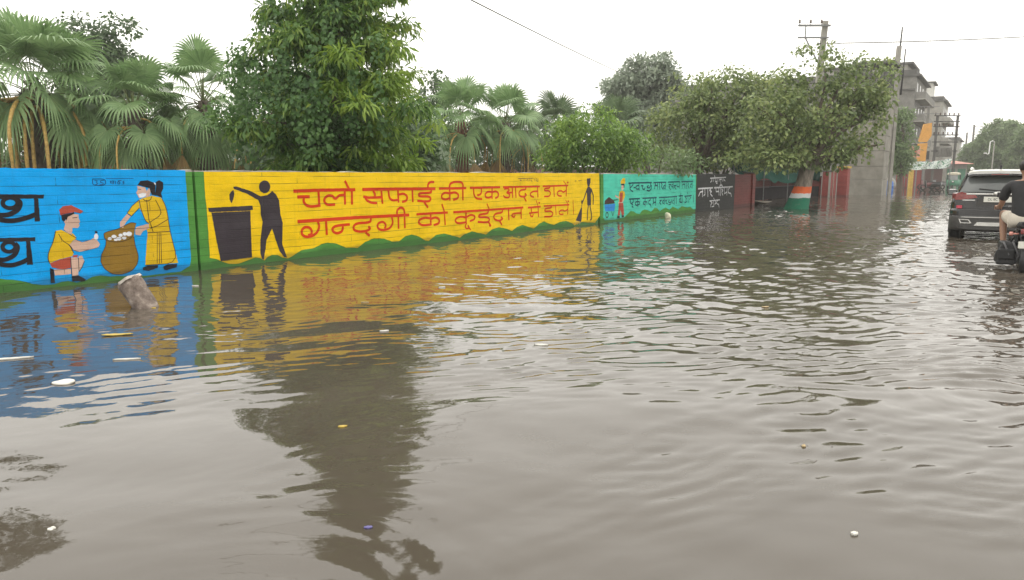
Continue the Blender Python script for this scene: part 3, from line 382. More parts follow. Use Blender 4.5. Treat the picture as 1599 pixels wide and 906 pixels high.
for q in WALLS.values(): q['kind'] = 'thing'
# recessed mortar gap between the yellow and turquoise walls
merged = {}
for wkey, part, col, polys, strokes in MURAL:
    merged.setdefault((wkey, part), []).append((col, polys, strokes))
for (wkey, part), items in merged.items():
    field = part == 'painted_field'
    m = MB(); mats = []; y = 0.003 if field else 0.0055; k = 0
    for ci, (col, polys, strokes) in enumerate(items):
        mats.append(PM[col])
        for pl in polys:
            V, F = fill(hand(pl, 0.004 if field else 0.0022, 0.06 if field else 0.03, k), -y - 0.00035 * (k % 14)); m.add(V, F, ci); k += 1
        for wd, P in strokes:
            L, Rr = ribbon(hand(smooth_line(P, 2 if len(P) > 3 else 0), min(0.0022, wd * .05), max(.05, wd), k, False), wd); n = len(L); yy = -y - 0.0004 - 0.00035 * (k % 14); k += 1
            V = [(p[0], yy, p[1]) for p in L] + [(p[0], yy, p[1]) for p in Rr]
            m.add(V, [(i, i + 1, n + i + 1, n + i) for i in range(n - 1)], ci)
    m.build(part, mats, WALLS[wkey], fixn=False)
# ------------------------------------------------------------------ ground under the flood and the flood water
def ground_mat():
    t = NT('wet_earth')
    t.l(t.ramp(t.noise(0.8, 6, 0.65), [(0.3, (0.05, 0.04, 0.028, 1)), (0.55, (0.10, 0.08, 0.055, 1)), (0.75, (0.07, 0.085, 0.03, 1))]), t.p.inputs['Base Color'])
    t.set(Roughness=0.9); t.bump(t.noise(9, 5, 0.7), 0.5, 0.05); return t.m
g = MB(); g.add([(-900, -300, -0.35), (1100, -300, -0.35), (1100, 1500, -0.35), (-900, 1500, -0.35)], [(0, 1, 2, 3)])
tag(g.build('ground', ground_mat()), kind='structure')
# raised park soil behind the mural wall
wd_ = np.array(MURAL_DIR); wn_ = np.array((MURAL_DIR[1], -MURAL_DIR[0])); wo_ = np.array(MURAL_ORIGIN)
def along(s, off, z=0.0):
    """s metres along the mural wall, off metres towards the road"""
    p = wo_ + wd_ * s + wn_ * off; return (float(p[0]), float(p[1]), z)
def soil_patch(name, s0, s1, o0, o1, z, mat, ns=60, no=30, amp=0.06):
    V = []; F = []
    for i in range(ns + 1):
        for j in range(no + 1):
            s = s0 + (s1 - s0) * i / ns; o = o0 + (o1 - o0) * j / no
            p = along(s, o); V.append((p[0], p[1], z + amp * (math.sin(s * 1.3 + o * .7) + math.sin(o * 1.9 - s * .4))))
    for i in range(ns):
        for j in range(no):
            a = i * (no + 1) + j; F.append((a, a + 1, a + no + 2, a + no + 1))
    o = np_mesh(name, V, F, mat, smooth=True); tag(o, kind='structure'); return o
soil_patch('park_ground', -25, 34, -60, -0.236, 0.12, ground_mat())

def water_mat():
    t = NT('muddy_flood_water')
    t.l(t.ramp(t.noise(0.45, 5, 0.6, dist=0.6), [(0.3, (0.058, 0.048, 0.036, 1)), (0.7, (0.080, 0.067, 0.052, 1))]), t.p.inputs['Base Color'])
    t.set(Roughness=0.035, IOR=1.49); t.p.inputs['Specular IOR Level'].default_value = 0.5
    f1 = t.noise(7.0, 3, 0.5, stretch=(1.0, 1.0, 1)); t.bump(f1, 0.05, 0.02)
    return t.m

def wave_field(X, Y):
    """height of the water in metres: long lazy swell, wind wavelets, wake of the traffic on the right, drip rings by the wall"""
    r = np.random.default_rng(21)
    D = np.hypot(X, Y)
    H = np.zeros_like(X)
    s = (X - wo_[0]) * wd_[0] + (Y - wo_[1]) * wd_[1]; o = (X - wo_[0]) * wn_[0] + (Y - wo_[1]) * wn_[1]
    def lump(scale, seed):
        q = np.random.default_rng(seed); a = np.zeros_like(X)
        for _ in range(7):
            th = q.uniform(0, 2 * np.pi); k = 2 * np.pi / (scale * q.uniform(0.6, 1.6))
            a += np.sin(k * (X * np.cos(th) + Y * np.sin(th)) + q.uniform(0, 6.28))
        return a / 2.6
    right = np.maximum(1 / (1 + np.exp(-(X - 0.20 * Y + 0.6) / 0.9)), 0.85 / (1 + np.exp(-(s - 5.5) / 1.4)))      # the open road side is rougher than the lee of the wall
    chop = np.clip((D - 4.9 + 1.6 * right + 0.5 * lump(3.0, 31)) / (3.8 - 1.6 * right), 0, 1)
    patch = (1.0 + 0.5 * lump(3.6, 3)).clip(0.35, 2.0)
    amp_mid = (0.05 + chop * (0.36 + 0.74 * right)) * patch
    amp_calm = 0.8 + 0.3 * lump(5, 5)
    def trains(n, l0, l1, dir0, spread, slope, seed, warp=0.3):
        q = np.random.default_rng(seed); a = np.zeros_like(X)
        wx = warp * lump(2.2, seed + 50); wy = warp * lump(2.6, seed + 51)
        for _ in range(n):
            lam = l0 * (l1 / l0) ** q.random(); th = dir0 + q.normal(0, spread); k = 2 * np.pi / lam
            env = 0.55 + 0.45 * np.sin(k * 0.17 * (X * np.cos(th + 1.2) + Y * np.sin(th + 1.2)) + q.uniform(0, 6.28) + 1.5 * np.sin(k * 0.07 * X + q.uniform(0, 6)))
            ph = k * ((X + wx) * np.cos(th) + (Y + wy) * np.sin(th)) + q.uniform(0, 6.28)
            a += env * slope / k * (np.sin(ph) + 0.25 * np.cos(2 * ph))
        return a / math.sqrt(n)
    H += amp_calm * trains(7, 0.9, 2.4, R(98), 0.45, 0.030, 11)
    H += amp_calm * trains(8, 0.30, 0.75, R(95), 0.7, 0.045, 12) * (0.45 + 0.55 * chop)
    H += amp_mid * trains(12, 0.24, 0.62, R(108), 0.45, 0.066, 13)
    H += amp_mid * trains(18, 0.10, 0.23, R(108), 0.50, 0.200, 14)
    # fine cat's-paws that run into the right foreground
    paw = np.clip(0.5 + 0.6 * lump(1.7, 8), 0, 1.3) * np.clip((D - 2.2) / 1.8, 0, 1) * (0.22 + 0.78 * right)
    H += paw * trains(12, 0.10, 0.26, R(104), 0.55, 0.24, 16, 0.15)
    # tree-reflection corner: slightly livelier ripples near the feet of the photographer, left of the middle
    near = np.exp(-((X + 0.55) / 0.65) ** 2 - ((Y - 2.5) / 0.45) ** 2)
    H += near * trains(8, 0.10, 0.30, R(60), 0.8, 0.15, 15)
    # wake of the car and the motorcycle
    for (cx, cy, lam, a0, reach) in ((10.8, 16.4, 0.62, 0.012, 7.0), (7.6, 10.8, 0.42, 0.009, 4.5)):
        d = np.hypot(X - cx, Y - cy)
        H += a0 * np.exp(-d / reach) * np.clip(d / 0.8, 0, 1) * np.sin(2 * np.pi * d / lam + 0.8 * lump(1.6, 9))
    # drip rings
    for (cx, cy, rad) in ((-2.75, 8.1, 0.16), (-1.95, 8.6, 0.2), (-2.5, 7.3, 0.14), (-3.3, 7.0, 0.18), (-1.3, 9.3, 0.15)):
        d = np.hypot(X - cx, Y - cy)
        H += 0.0022 * np.exp(-((d - rad) / 0.10) ** 2) * np.sin(2 * np.pi * (d - rad) / 0.11)
    # ripples flatten out with distance past the tessellated area
    return H * np.clip((62 - Y) / 12, 0, 1)

ys = [1.3]
while ys[-1] < 62: ys.append(ys[-1] + max(0.022, 0.0050 * ys[-1]))
ys = np.array(ys); xs = np.concatenate([np.arange(-13, -6, 0.09), np.arange(-6, 10, 0.036), np.arange(10, 24, 0.075), np.arange(24, 46, 0.16)])
GX, GY = np.meshgrid(xs, ys)
GZ = wave_field(GX, GY)
edge = np.minimum(np.minimum(GX - xs[0], xs[-1] - GX), GY - ys[0]); GZ = GZ * np.clip(edge / 0.5, 0, 1)
nx, ny = len(xs), len(ys)
ii = (np.arange(ny - 1)[:, None] * nx + np.arange(nx - 1)[None, :]).ravel()
Fq = np.stack([ii, ii + 1, ii + nx + 1, ii + nx], 1)
V = np.stack([GX.ravel(), GY.ravel(), GZ.ravel()], 1)
# calm sheet all round, joined edge to edge
b = len(V); X0, X1, Y0, Y1 = xs[0], xs[-1], ys[0], ys[-1]; E = 700
extra = [(-E, -200, 0), (E, -200, 0), (E, E, 0), (-E, E, 0), (X0, Y0, 0), (X1, Y0, 0), (X1, Y1, 0), (X0, Y1, 0)]
V = np.concatenate([V, np.array(extra)])
Fq = np.concatenate([Fq, np.array([(b, b + 1, b + 5, b + 4), (b + 1, b + 2, b + 6, b + 5), (b + 2, b + 3, b + 7, b + 6), (b + 3, b, b + 4, b + 7)])])
WATER = np_mesh('water', V, Fq, water_mat(), smooth=True); tag(WATER, kind='structure')
# ------------------------------------------------------------------ vegetation
def leaf_mat(name, cols, rough=0.5, hue_scale=0.9, trans=0.35, gloss=0.4):
    """leaf colour varies leaf by leaf and branch by branch; thin leaves let some light through"""
    t = NT(name); geo = t.n('ShaderNodeNewGeometry')
    nz = t.noise(hue_scale, 3, 0.6)
    f = t.n('ShaderNodeMath', operation='MULTIPLY_ADD'); t.l(geo.outputs['Random Per Island'], f.inputs[0]); f.inputs[1].default_value = 0.55
    g = t.n('ShaderNodeMath', operation='MULTIPLY_ADD'); t.l(nz, g.inputs[0]); g.inputs[1].default_value = 1.3; g.inputs[2].default_value = -0.42
    t.l(g.outputs[0], f.inputs[2])
    n = len(cols); c = t.ramp(f.outputs[0], [(i / (n - 1), (*q, 1)) for i, q in enumerate(cols)])
    t.l(c, t.p.inputs['Base Color']); t.set(Roughness=rough); t.p.inputs['Specular IOR Level'].default_value = gloss
    tr = t.n('ShaderNodeBsdfTranslucent'); hs = t.n('ShaderNodeHueSaturation'); hs.inputs['Value'].default_value = 1.25; hs.inputs['Hue'].default_value = 0.495
    t.l(c, hs.inputs['Color']); t.l(hs.outputs[0], tr.inputs['Color'])
    m = t.n('ShaderNodeMixShader'); m.inputs[0].default_value = trans
    t.l(t.p.outputs[0], m.inputs[1]); t.l(tr.outputs[0], m.inputs[2]); t.l(m.outputs[0], t.out.inputs['Surface'])
    return t.m
def bark_mat(name, col, sc=9):
    t = NT(name); c = col
    n1 = t.noise(sc, 6, 0.7, stretch=(1, 1, 0.25))
    t.l(t.ramp(n1, [(0.3, (*[x * .45 for x in c], 1)), (0.6, (*c, 1)), (0.8, (*[min(1, x * 1.5) for x in c], 1))]), t.p.inputs['Base Color'])
    t.set(Roughness=0.9); t.bump(n1, 0.8, 0.03); return t.m

BARK = bark_mat('bark_grey_brown', (0.14, 0.11, 0.085))
BARK_PALE = bark_mat('bark_pale', (0.27, 0.23, 0.19), 6)
BARK_RED = bark_mat('bark_palm_red', (0.20, 0.085, 0.05), 7)
LEAF_BIG = leaf_mat('leaf_mast_tree', [(0.035, 0.08, 0.022), (0.075, 0.16, 0.038), (0.135, 0.245, 0.052), (0.22, 0.32, 0.06), (0.33, 0.39, 0.065)], hue_scale=0.55)
LEAF_VINE = leaf_mat('leaf_creeper', [(0.045, 0.105, 0.034), (0.085, 0.175, 0.05), (0.14, 0.25, 0.075)], hue_scale=0.8)
LEAF_YOUNG = leaf_mat('leaf_young_yellow', [(0.12, 0.22, 0.035), (0.22, 0.34, 0.05), (0.36, 0.46, 0.075)], hue_scale=0.9)
LEAF_DARK = leaf_mat('leaf_dark', [(0.042, 0.080, 0.035), (0.077, 0.131, 0.054), (0.115, 0.173, 0.077)])
LEAF_GREY = leaf_mat('leaf_grey_hazed', [(0.153, 0.192, 0.140), (0.229, 0.280, 0.204), (0.306, 0.357, 0.255)])  # grey green, lightened further to put distance haze into the leaf colour
LEAF_BUSH = leaf_mat('leaf_bright_bush', [(0.051, 0.101, 0.027), (0.110, 0.203, 0.044), (0.203, 0.321, 0.059), (0.321, 0.439, 0.085)], hue_scale=0.7)
LEAF_OLIVE = leaf_mat('leaf_olive', [(0.060, 0.096, 0.036), (0.126, 0.180, 0.060), (0.222, 0.282, 0.096), (0.372, 0.408, 0.168)], hue_scale=0.8)
LEAF_FAR = leaf_mat('leaf_far_hazed', [(0.095, 0.147, 0.062), (0.158, 0.231, 0.095), (0.231, 0.315, 0.136)])  # leaf colour paled to paint in the haze on far trees
LEAF_PALM = leaf_mat('leaf_fan_palm', [(0.104, 0.190, 0.069), (0.181, 0.290, 0.115), (0.256, 0.371, 0.163)], trans=0.25, hue_scale=1.5)
LEAF_PALM_DARK = leaf_mat('leaf_fan_palm_far', [(0.068, 0.111, 0.051), (0.111, 0.166, 0.077), (0.153, 0.213, 0.102)], trans=0.25, hue_scale=1.5)
PALM_DEAD = leaf_mat('leaf_dead_frond', [(0.12, 0.075, 0.03), (0.24, 0.15, 0.05), (0.36, 0.25, 0.09)], trans=0.15)
PETIOLE = simple('petiole_ochre', (0.46, 0.30, 0.08), 0.6, var=0.45, scale=9)
PETIOLE_G = simple('petiole_green', (0.13, 0.16, 0.05), 0.6, var=0.3, scale=9)

def unit(a): return a / (np.linalg.norm(a, axis=-1, keepdims=True) + 1e-9)

def leaves_from(cent, axis, nrm, ln, wd, bend=0.18):
    """leaf blades (kite of two folded halves, 4 tris each leaf as 2 quads): cent base points, axis growth direction, nrm facing"""
    n = len(cent)
    side = unit(np.cross(axis, nrm)); nn = unit(np.cross(side, axis))
    ln = np.broadcast_to(ln, (n,))[:, None]; wd = np.broadcast_to(wd, (n,))[:, None]
    base = cent; mid = cent + axis * ln * 0.45 + nn * ln * bend * 0.3; tip = cent + axis * ln - nn * ln * bend
    l = mid + side * wd / 2 - nn * wd * 0.15; r = mid - side * wd / 2 - nn * wd * 0.15
    V = np.stack([base, l, tip, r], 1).reshape(-1, 3)
    i = np.arange(n)[:, None] * 4
    return V, i + np.array([[0, 1, 2, 3]])

def crown_leaves(r, clumps, per, ln, wd, droop=0.5, fill=0.75, squash=0.75, jitter=0.35):
    """clumps: (x, y, z, radius). leaves sit mostly in the outer shell of each clump and point outwards / downwards"""
    C = []; A = []; N = []; L = []
    for (x, y, z, rad) in clumps:
        n = max(6, int(per * (rad / 0.6) ** 2))
        d = unit(r.normal(size=(n, 3))); d[:, 2] = np.where(d[:, 2] < -0.55, -d[:, 2], d[:, 2])
        rr = rad * (r.random(n) ** (1 - fill) if fill < 1 else np.ones(n)) * r.uniform(0.72, 1.08, n)
        P = d * rr[:, None]; P[:, 2] *= squash
        a = unit(d * 0.8 + r.normal(size=(n, 3)) * jitter * 1.5 + np.array([0, 0, -droop]))
        nn = unit(d * 0.9 + np.array([0, 0, 0.9]) + r.normal(size=(n, 3)) * 0.55)
        C.append(P + (x, y, z)); A.append(a); N.append(nn); L.append(r.uniform(0.65, 1.2, n))
    C = np.concatenate(C); A = np.concatenate(A); N = np.concatenate(N); L = np.concatenate(L)
    return leaves_from(C, A, N, ln * L, wd * L)

def limbs(m, base, targets, r0, fork, rnd, n=7, wig=0.08):
    """trunk that forks at height fork into limbs reaching the targets"""
    bx, by, bz = base
    for (tx, ty, tz, rad) in targets:
        f = Vector((bx + rnd.uniform(-.05, .05), by + rnd.uniform(-.05, .05), bz + fork * rnd.uniform(0.75, 1.25)))
        e = Vector((tx, ty, tz)); P = []
        for i in range(6):
            q = i / 5; p = f.lerp(e, q); p.z += 0.25 * (e - f).length * q * (1 - q)
            p += Vector((rnd.uniform(-wig, wig), rnd.uniform(-wig, wig), 0)) * (1 if 0 < i < 5 else 0) * (e - f).length * 0.6
            P.append(p)
        m.tube(P, [r0 * (1 - 0.82 * i / 5) * rad for i in range(6)], n, caps=False)

def ellipsoid_clumps(r, blobs, n, rmin, rmax, shell=0.6):
    """clump centres spread through a union of ellipsoids (cx, cy, cz, rx, ry, rz)"""
    out = []; B = np.array(blobs); w = B[:, 3] * B[:, 4] * B[:, 5]; w = w / w.sum()
    for _ in range(n):
        b = B[r.choice(len(B), p=w)]; d = unit(r.normal(size=3))
        if r.random() < .16:      # loose twigs that stand out of the crown
            q = r.uniform(1.0, 1.24); out.append((b[0] + d[0] * b[3] * q, b[1] + d[1] * b[4] * q, b[2] + d[2] * b[5] * q, rmin * r.uniform(.45, .9))); continue
        q = r.random() ** (1 / 3) if r.random() > shell else r.uniform(0.78, 1.0)
        out.append((b[0] + d[0] * b[3] * q, b[1] + d[1] * b[4] * q, b[2] + d[2] * b[5] * q, r.uniform(rmin, rmax)))
    return out

def leafy_tree(name, label, cat, loc, blobs, nclump, crad, per, ln, wd, mat, trunk_r, fork, seed, droop=0.5, bark=None, group=None, nlimb=9, trunk_top=None, mats2=None, lean=(0, 0), squash=0.75, fill=0.75):
    r = np.random.default_rng(seed); rnd = random.Random(seed)
    th = thing(name, label, cat, loc, 0, group)
    cl = ellipsoid_clumps(r, blobs, nclump, crad[0], crad[1])
    V, F = crown_leaves(r, cl, per, ln, wd, droop, fill, squash)
    o = np_mesh('crown', V, F, mat, th)
    m = MB()
    tt = trunk_top or fork
    P = [(0, 0, -0.5), (0, 0, 0), (lean[0] * .5, lean[1] * .5, tt * 0.5), (lean[0], lean[1], tt)]
    m.tube(P, [trunk_r * 1.25, trunk_r * 1.2, trunk_r, trunk_r * 0.8], 10)
    pick = [cl[i] for i in r.choice(len(cl), min(nlimb, len(cl)), replace=False)]
    limbs(m, (lean[0], lean[1], 0), [(a, b, c, rnd.uniform(0.6, 1.1)) for a, b, c, d in pick], trunk_r * 0.6, fork, rnd)
    m.build('trunk', bark or BARK, th)
    return th

# ---- fan palms
def fan_blade(r, O, D, U, rad, nseg=30, spread=R(290), droop=0.5, split=0.5):
    """palmate fan: pleated segments joined near the hand, free and hanging at the tips. O hub, D outward axis, U face normal"""
    D = D / np.linalg.norm(D); S = np.cross(D, U); S /= np.linalg.norm(S); U = np.cross(S, D)
    V = []; F = []
    da = spread / nseg
    for i in range(nseg):
        a = -spread / 2 + (i + 0.5) * da; L = rad * (0.62 + 0.38 * math.cos(a * 0.5)) * r.uniform(0.88, 1.06)
        def dirn(x): return D * math.cos(x) + S * math.sin(x)
        d0 = dirn(a); b = len(V)
        cup = 0.16 * rad
        for k, (q, wf) in enumerate(((0.06, 1.0), (split, 1.0), (0.74, 0.62), (1.0, 0.04))):
            rr = L * q; hw = da / 2 * wf * min(rr, L * split * 1.05)
            side = dirn(a + math.pi / 2)
            fall = droop * L * max(0, q - 0.38) ** 2 * 1.6
            c = O + d0 * rr * (1 - 0.22 * droop * max(0, q - .4)) + U * (cup * q * abs(math.sin(a)) ) + np.array([0, 0, -fall])
            pleat = U * hw * 0.5
            V += [c - side * hw, c + pleat, c + side * hw]
        for k in range(3):
            p = b + k * 3
            F += [(p, p + 1, p + 4, p + 3), (p + 1, p + 2, p + 5, p + 4)]
    return V, F

def fan_palm(name, label, loc, height, nfr, rad, pet, seed, mat, dead=0, trunk_r=0.16, group='fan palms behind the mural wall', up=1.0, bark=None, deadlen=1.0, nseg=30):
    r = np.random.default_rng(seed); th = thing(name, label, 'palm', loc, float(r.uniform(0, 6.28)), group)
    V = []; F = []; pm = MB()
    for i in range(nfr):
        q = i / max(1, nfr - 1); el = R(82) - q * R(118) * up + r.normal() * 0.10; az = i * 2.399 + r.normal() * 0.2
        d = np.array([math.cos(el) * math.cos(az), math.cos(el) * math.sin(az), math.sin(el)])
        O0 = np.array([0, 0, height - 0.25 * q]); pl = pet * r.uniform(0.8, 1.15)
        sag = 0.16 * pl * (1 - abs(math.sin(el)))
        h = O0 + d * pl + np.array([0, 0, -sag]); mid = O0 + d * pl * 0.5 + np.array([0, 0, -sag * 0.2])
        pm.tube([O0, mid, h], [0.028, 0.018, 0.012], 5, caps=False)
        d2 = unit(d + np.array([0, 0, -0.12 - 1.15 * q])); upv = np.array([0, 0, 1.0])
        U = upv - d2 * d2.dot(upv)
        if np.linalg.norm(U) < 0.45: U = np.array([math.cos(az), math.sin(az), 0.25]); U = U - d2 * d2.dot(U)
        U = unit(U + r.normal(size=3) * 0.22)
        v, f = fan_blade(r, h, d2, U, rad * r.uniform(0.82, 1.1), nseg=nseg, spread=R(r.uniform(225, 300)), droop=0.35 + 0.65 * q, split=r.uniform(0.46, 0.58))
        b = len(V); V += v; F += [tuple(x + b for x in t) for t in f]
    crown = np_mesh('crown', V, F, mat, th)
    pm.build('petioles', PETIOLE_G, th, fixn=False)
    if dead:
        V = []; F = []; dm = MB()
        for i in range(dead):
            az = i * 2.399 + r.normal() * 0.3; out = r.uniform(0.35, 0.95) * deadlen ** .8; O0 = np.array([math.cos(az) * trunk_r, math.sin(az) * trunk_r, height - r.uniform(0.3, 0.7)])
            k = O0 + np.array([math.cos(az) * out, math.sin(az) * out, -0.25 * deadlen]); h = k + np.array([math.cos(az) * 0.15, math.sin(az) * 0.15, -r.uniform(0.5, 1.0) * deadlen])
            ctl = [O0, O0 * .45 + k * .55 + np.array([0, 0, .10 * deadlen]), k + np.array([0, 0, -.02]), k * .55 + h * .45 + np.array([math.cos(az), math.sin(az), 0]) * .06 * deadlen, h]
            Q = [ctl[0]]
            for a_, b_ in zip(ctl[:-1], ctl[1:]): Q += [a_ * .7 + b_ * .3, a_ * .3 + b_ * .7]
            Q.append(ctl[-1]); dm.tube(Q, list(np.linspace(0.024, 0.016, len(Q)) * deadlen * (1 + .15 * np.sin(np.arange(len(Q)) * 2.1))), 6, caps=False)
            d2 = unit(np.array([math.cos(az) * .2, math.sin(az) * .2, -1.0])); U = np.array([math.cos(az), math.sin(az), 0.2])
            v, f = fan_blade(r, h, d2, U, rad * r.uniform(0.7, 0.95), nseg=18, spread=R(80), droop=0.15, split=0.5)
            b = len(V); V += v; F += [tuple(x + b for x in t) for t in f]
        np_mesh('dead_fronds', V, F, PALM_DEAD, th); dm.build('dead_petioles', PETIOLE, th, fixn=False)
    m = MB(); P = [(0, 0, -0.5)] + [(0.03 * math.sin(k), 0.03 * math.cos(k * 1.7), height * k / 6) for k in range(7)]
    m.tube(P, [trunk_r * 1.3] + [trunk_r * (1.25 - 0.05 * k) for k in range(7)], 12)
    for k in range(int(height / 0.16)):
        z = 0.1 + k * 0.16
        for j in range(5):
            a = k * 0.7 + j * 1.257; m.tube([(trunk_r * 1.0 * math.cos(a), trunk_r * math.sin(a), z), (trunk_r * 1.5 * math.cos(a), trunk_r * 1.5 * math.sin(a), z + 0.13)], [0.045, 0.018], 4)
    m.build('trunk', bark or BARK, th)
    return th

CONC_PARK = simple('park_cement', (0.27, 0.25, 0.22), 0.9)
# photo position (x, y in the 1599 px photograph) at forward depth Yd -> ground coordinates
def at(u, v, Yd):
    x = (u - 799.5) / 1130; y = -(v - 453) / 1130
    d = (x, math.cos(PITCH) + y * math.sin(PITCH), -math.sin(PITCH) + y * math.cos(PITCH))
    k = Yd / d[1]; return (d[0] * k, Yd, CAM_H + d[2] * k)
def atx(u, v, Yd, z=0.0):
    p = at(u, v, Yd); return (p[0], p[1], z)

GZ0 = 0.12
def palm_at(u, vc, Yd, **k):
    p = at(u, vc, Yd); return fan_palm('fan_palm', loc=(p[0], p[1], GZ0), height=p[2] - GZ0, **k)
palm_at(52, 140, 26.5, label='big fan palm at the far left with ochre dead stalks hanging under it', nfr=34, rad=1.72, pet=1.75, up=.92, seed=3, mat=LEAF_PALM, dead=30, nseg=34, deadlen=3.1, trunk_r=.38)
palm_at(208, 172, 26.5, label='low fan palm between the big ochre stalked palm and the open topped palm', nfr=28, rad=1.2, pet=1.2, up=1.2, seed=5, mat=LEAF_PALM, dead=5, trunk_r=.26, deadlen=1.7)
palm_at(318, 158, 28.0, label='open topped fan palm with an upright fan against the sky, above the wall joint', nfr=30, rad=1.22, pet=1.4, seed=8, mat=LEAF_PALM, dead=3, up=1.3, trunk_r=.24, deadlen=1.7)
palm_at(425, 178, 27.5, label='fan palm with brown skirt tucked under the left edge of the tall creeper tree', nfr=16, rad=1.05, pet=1.1, seed=13, mat=LEAF_PALM_DARK, dead=14, up=1.15, trunk_r=.26, deadlen=1.8)
palm_at(722, 190, 37.0, label='fan palm with red trunk just past the tall creeper tree', nfr=24, rad=1.3, pet=1.35, seed=21, mat=LEAF_PALM, dead=8, bark=BARK_RED, trunk_r=.26, deadlen=1.7)
palm_at(788, 192, 38.5, label='fan palm with long hanging fronds beside the red trunked palm', nfr=24, rad=1.3, pet=1.35, seed=27, mat=LEAF_PALM, dead=9, trunk_r=.26, deadlen=1.7)
palm_at(828, 212, 41.0, label='smaller fan palm with a thick brown skirt above the yellow wall', nfr=18, rad=1.1, pet=1.05, seed=31, mat=LEAF_PALM_DARK, dead=12, trunk_r=.26, deadlen=1.7)
palm_at(870, 203, 46.0, label='dark fan palm standing behind the bright green bush', nfr=24, rad=1.5, pet=1.4, seed=33, mat=LEAF_PALM_DARK, dead=0)
palm_at(962, 205, 48.0, label='fan palm showing over the top of the bright green bush', nfr=22, rad=1.6, pet=1.4, seed=37, mat=LEAF_PALM_DARK, dead=0)
palm_at(655, 235, 33.0, label='short fan palm at the right foot of the tall creeper tree', nfr=16, rad=1.0, pet=.9, seed=41, mat=LEAF_PALM_DARK, dead=0)

# ---- tall tree smothered in creeper (cone-shaped, hanging leaves)
def big_tree():
    r = np.random.default_rng(77); Yd = 17.0; bx, by, _ = at(528, 260, Yd)
    th = thing('mast_tree', 'tall cone shaped tree with drooping leaves and creeper, towering over the yellow wall', 'tree', (bx, by, GZ0))
    H = 10.1
    def half(z):   # crown half width at height z
        for (a, ra), (b, rb) in zip(PRO[:-1], PRO[1:]):
            if a <= z <= b: return ra + (rb - ra) * (z - a) / (b - a)
        return 0.2
    PRO = [(0.5, 0.7), (1.2, 1.1), (2.0, 1.6), (2.6, 1.95), (3.3, 2.15), (3.9, 2.0), (4.6, 1.55), (5.3, 1.35), (6.1, 1.15), (6.9, 0.95), (7.6, 0.8), (8.4, 0.75), (9.4, 0.55), (10.2, 0.15)]
    cl = []; vine = []; young = []
    for i in range(860):
        z = r.uniform(0.8, H - 0.3); w_ = half(z)
        if r.random() > 0.35 + 0.65 * w_ / 2.1: continue
        a = r.uniform(0, 6.28); tier = 1 + 0.20 * math.sin(z * 5.2 + 1.5 * math.sin(a)) + 0.17 * math.sin(3 * a + z * 1.1)
        q = w_ * tier * (r.uniform(0.60, 1.0) if r.random() < 0.68 else r.uniform(0.1, 0.6))
        c = (q * math.cos(a) + .3 * min(1, max(0, (z - 4) / 2)), q * math.sin(a), z - 0.18 * q, r.uniform(0.20, 0.52))
        if c[0] < 0.5 and 1.2 < z < 8 and math.sin(z * 1.9 + a * 2) > 0.0 and r.random() < 0.75: vine.append(c)
        elif c[0] > 0.2 and 1.5 < z < 4.6 and q > .62 * w_ and r.random() < 0.72: young.append(c)
        elif r.random() < .10 and q > .75 * w_: young.append(c)
        else: cl.append(c)
    V, F = crown_leaves(r, cl, 240, 0.21, 0.058, droop=0.95, fill=0.6, squash=0.62, jitter=0.32)
    np_mesh('crown', V, F, LEAF_BIG, th)
    V, F = crown_leaves(r, young, 170, 0.24, 0.06, droop=0.75, fill=0.6, squash=0.5, jitter=0.3)
    np_mesh('young_leaves', V, F, LEAF_YOUNG, th)
    V2, F2 = crown_leaves(r, vine, 360, 0.085, 0.07, droop=0.9, fill=0.85, squash=0.95, jitter=0.35)
    # hanging creeper strings
    sC = []; sA = []
    for _ in range(70):
        z = r.uniform(2.6, 5.5); a = r.uniform(2.2, 5.6); q = half(z) * 1.02; L = r.uniform(0.5, 1.5); n = int(L * 34)
        zz = z - np.sort(r.random(n)) * L
        sC.append(np.stack([q * math.cos(a) + r.normal(size=n) * 0.06, q * math.sin(a) + r.normal(size=n) * 0.06, zz], 1))
    sC = np.concatenate(sC); n = len(sC); A = unit(r.normal(size=(n, 3)) * 0.5 + np.array([0, -0.4, -0.8])); N = unit(r.normal(size=(n, 3)) * 0.4 + np.array([0, -1, 0.4]))
    V3, F3 = leaves_from(sC, A, N, r.uniform(0.08, 0.13, n), 0.09)
    np_mesh('creeper', np.concatenate([V2, V3]), np.concatenate([F2, F3 + len(V2)]), LEAF_VINE, th)
    m = MB(); m.tube([(0, 0, -0.5), (0, 0, 0), (0.05, 0, 3), (0.2, 0.05, 6), (0.25, 0, 8)], [0.3, 0.26, 0.2, 0.12, 0.03], 10)
    rnd = random.Random(5)
    for c in cl[::5]:
        z0 = max(0.6, c[2] - 0.3 * abs(c[0]) - 0.2)
        m.tube([(0, 0, z0), (c[0] * .5, c[1] * .5, c[2] + 0.05), (c[0], c[1], c[2])], [0.05, 0.03, 0.012], 5, caps=False)
    m.build('trunk', BARK, th)
big_tree()

def blob_at(u, v, Yd, ru, rv, base, depth=None):
    """crown lobe seen centred at photo point (u, v) with half sizes ru, rv px, as an ellipsoid relative to the tree base"""
    p = at(u, v, Yd); k = Yd / 1130
    return (p[0] - base[0], p[1] - base[1], p[2] - base[2], ru * k, (depth if depth else ru * k * 0.9), rv * k)

def tree_from(name, label, cat, u, Yd, lobes, z0=GZ0, **k):
    base = atx(u, 270, Yd, z0)
    return leafy_tree(name, label, cat, base, [blob_at(a, b, Yd + (q[0] if q else 0), c, d, base) for a, b, c, d, *q in lobes], **k)

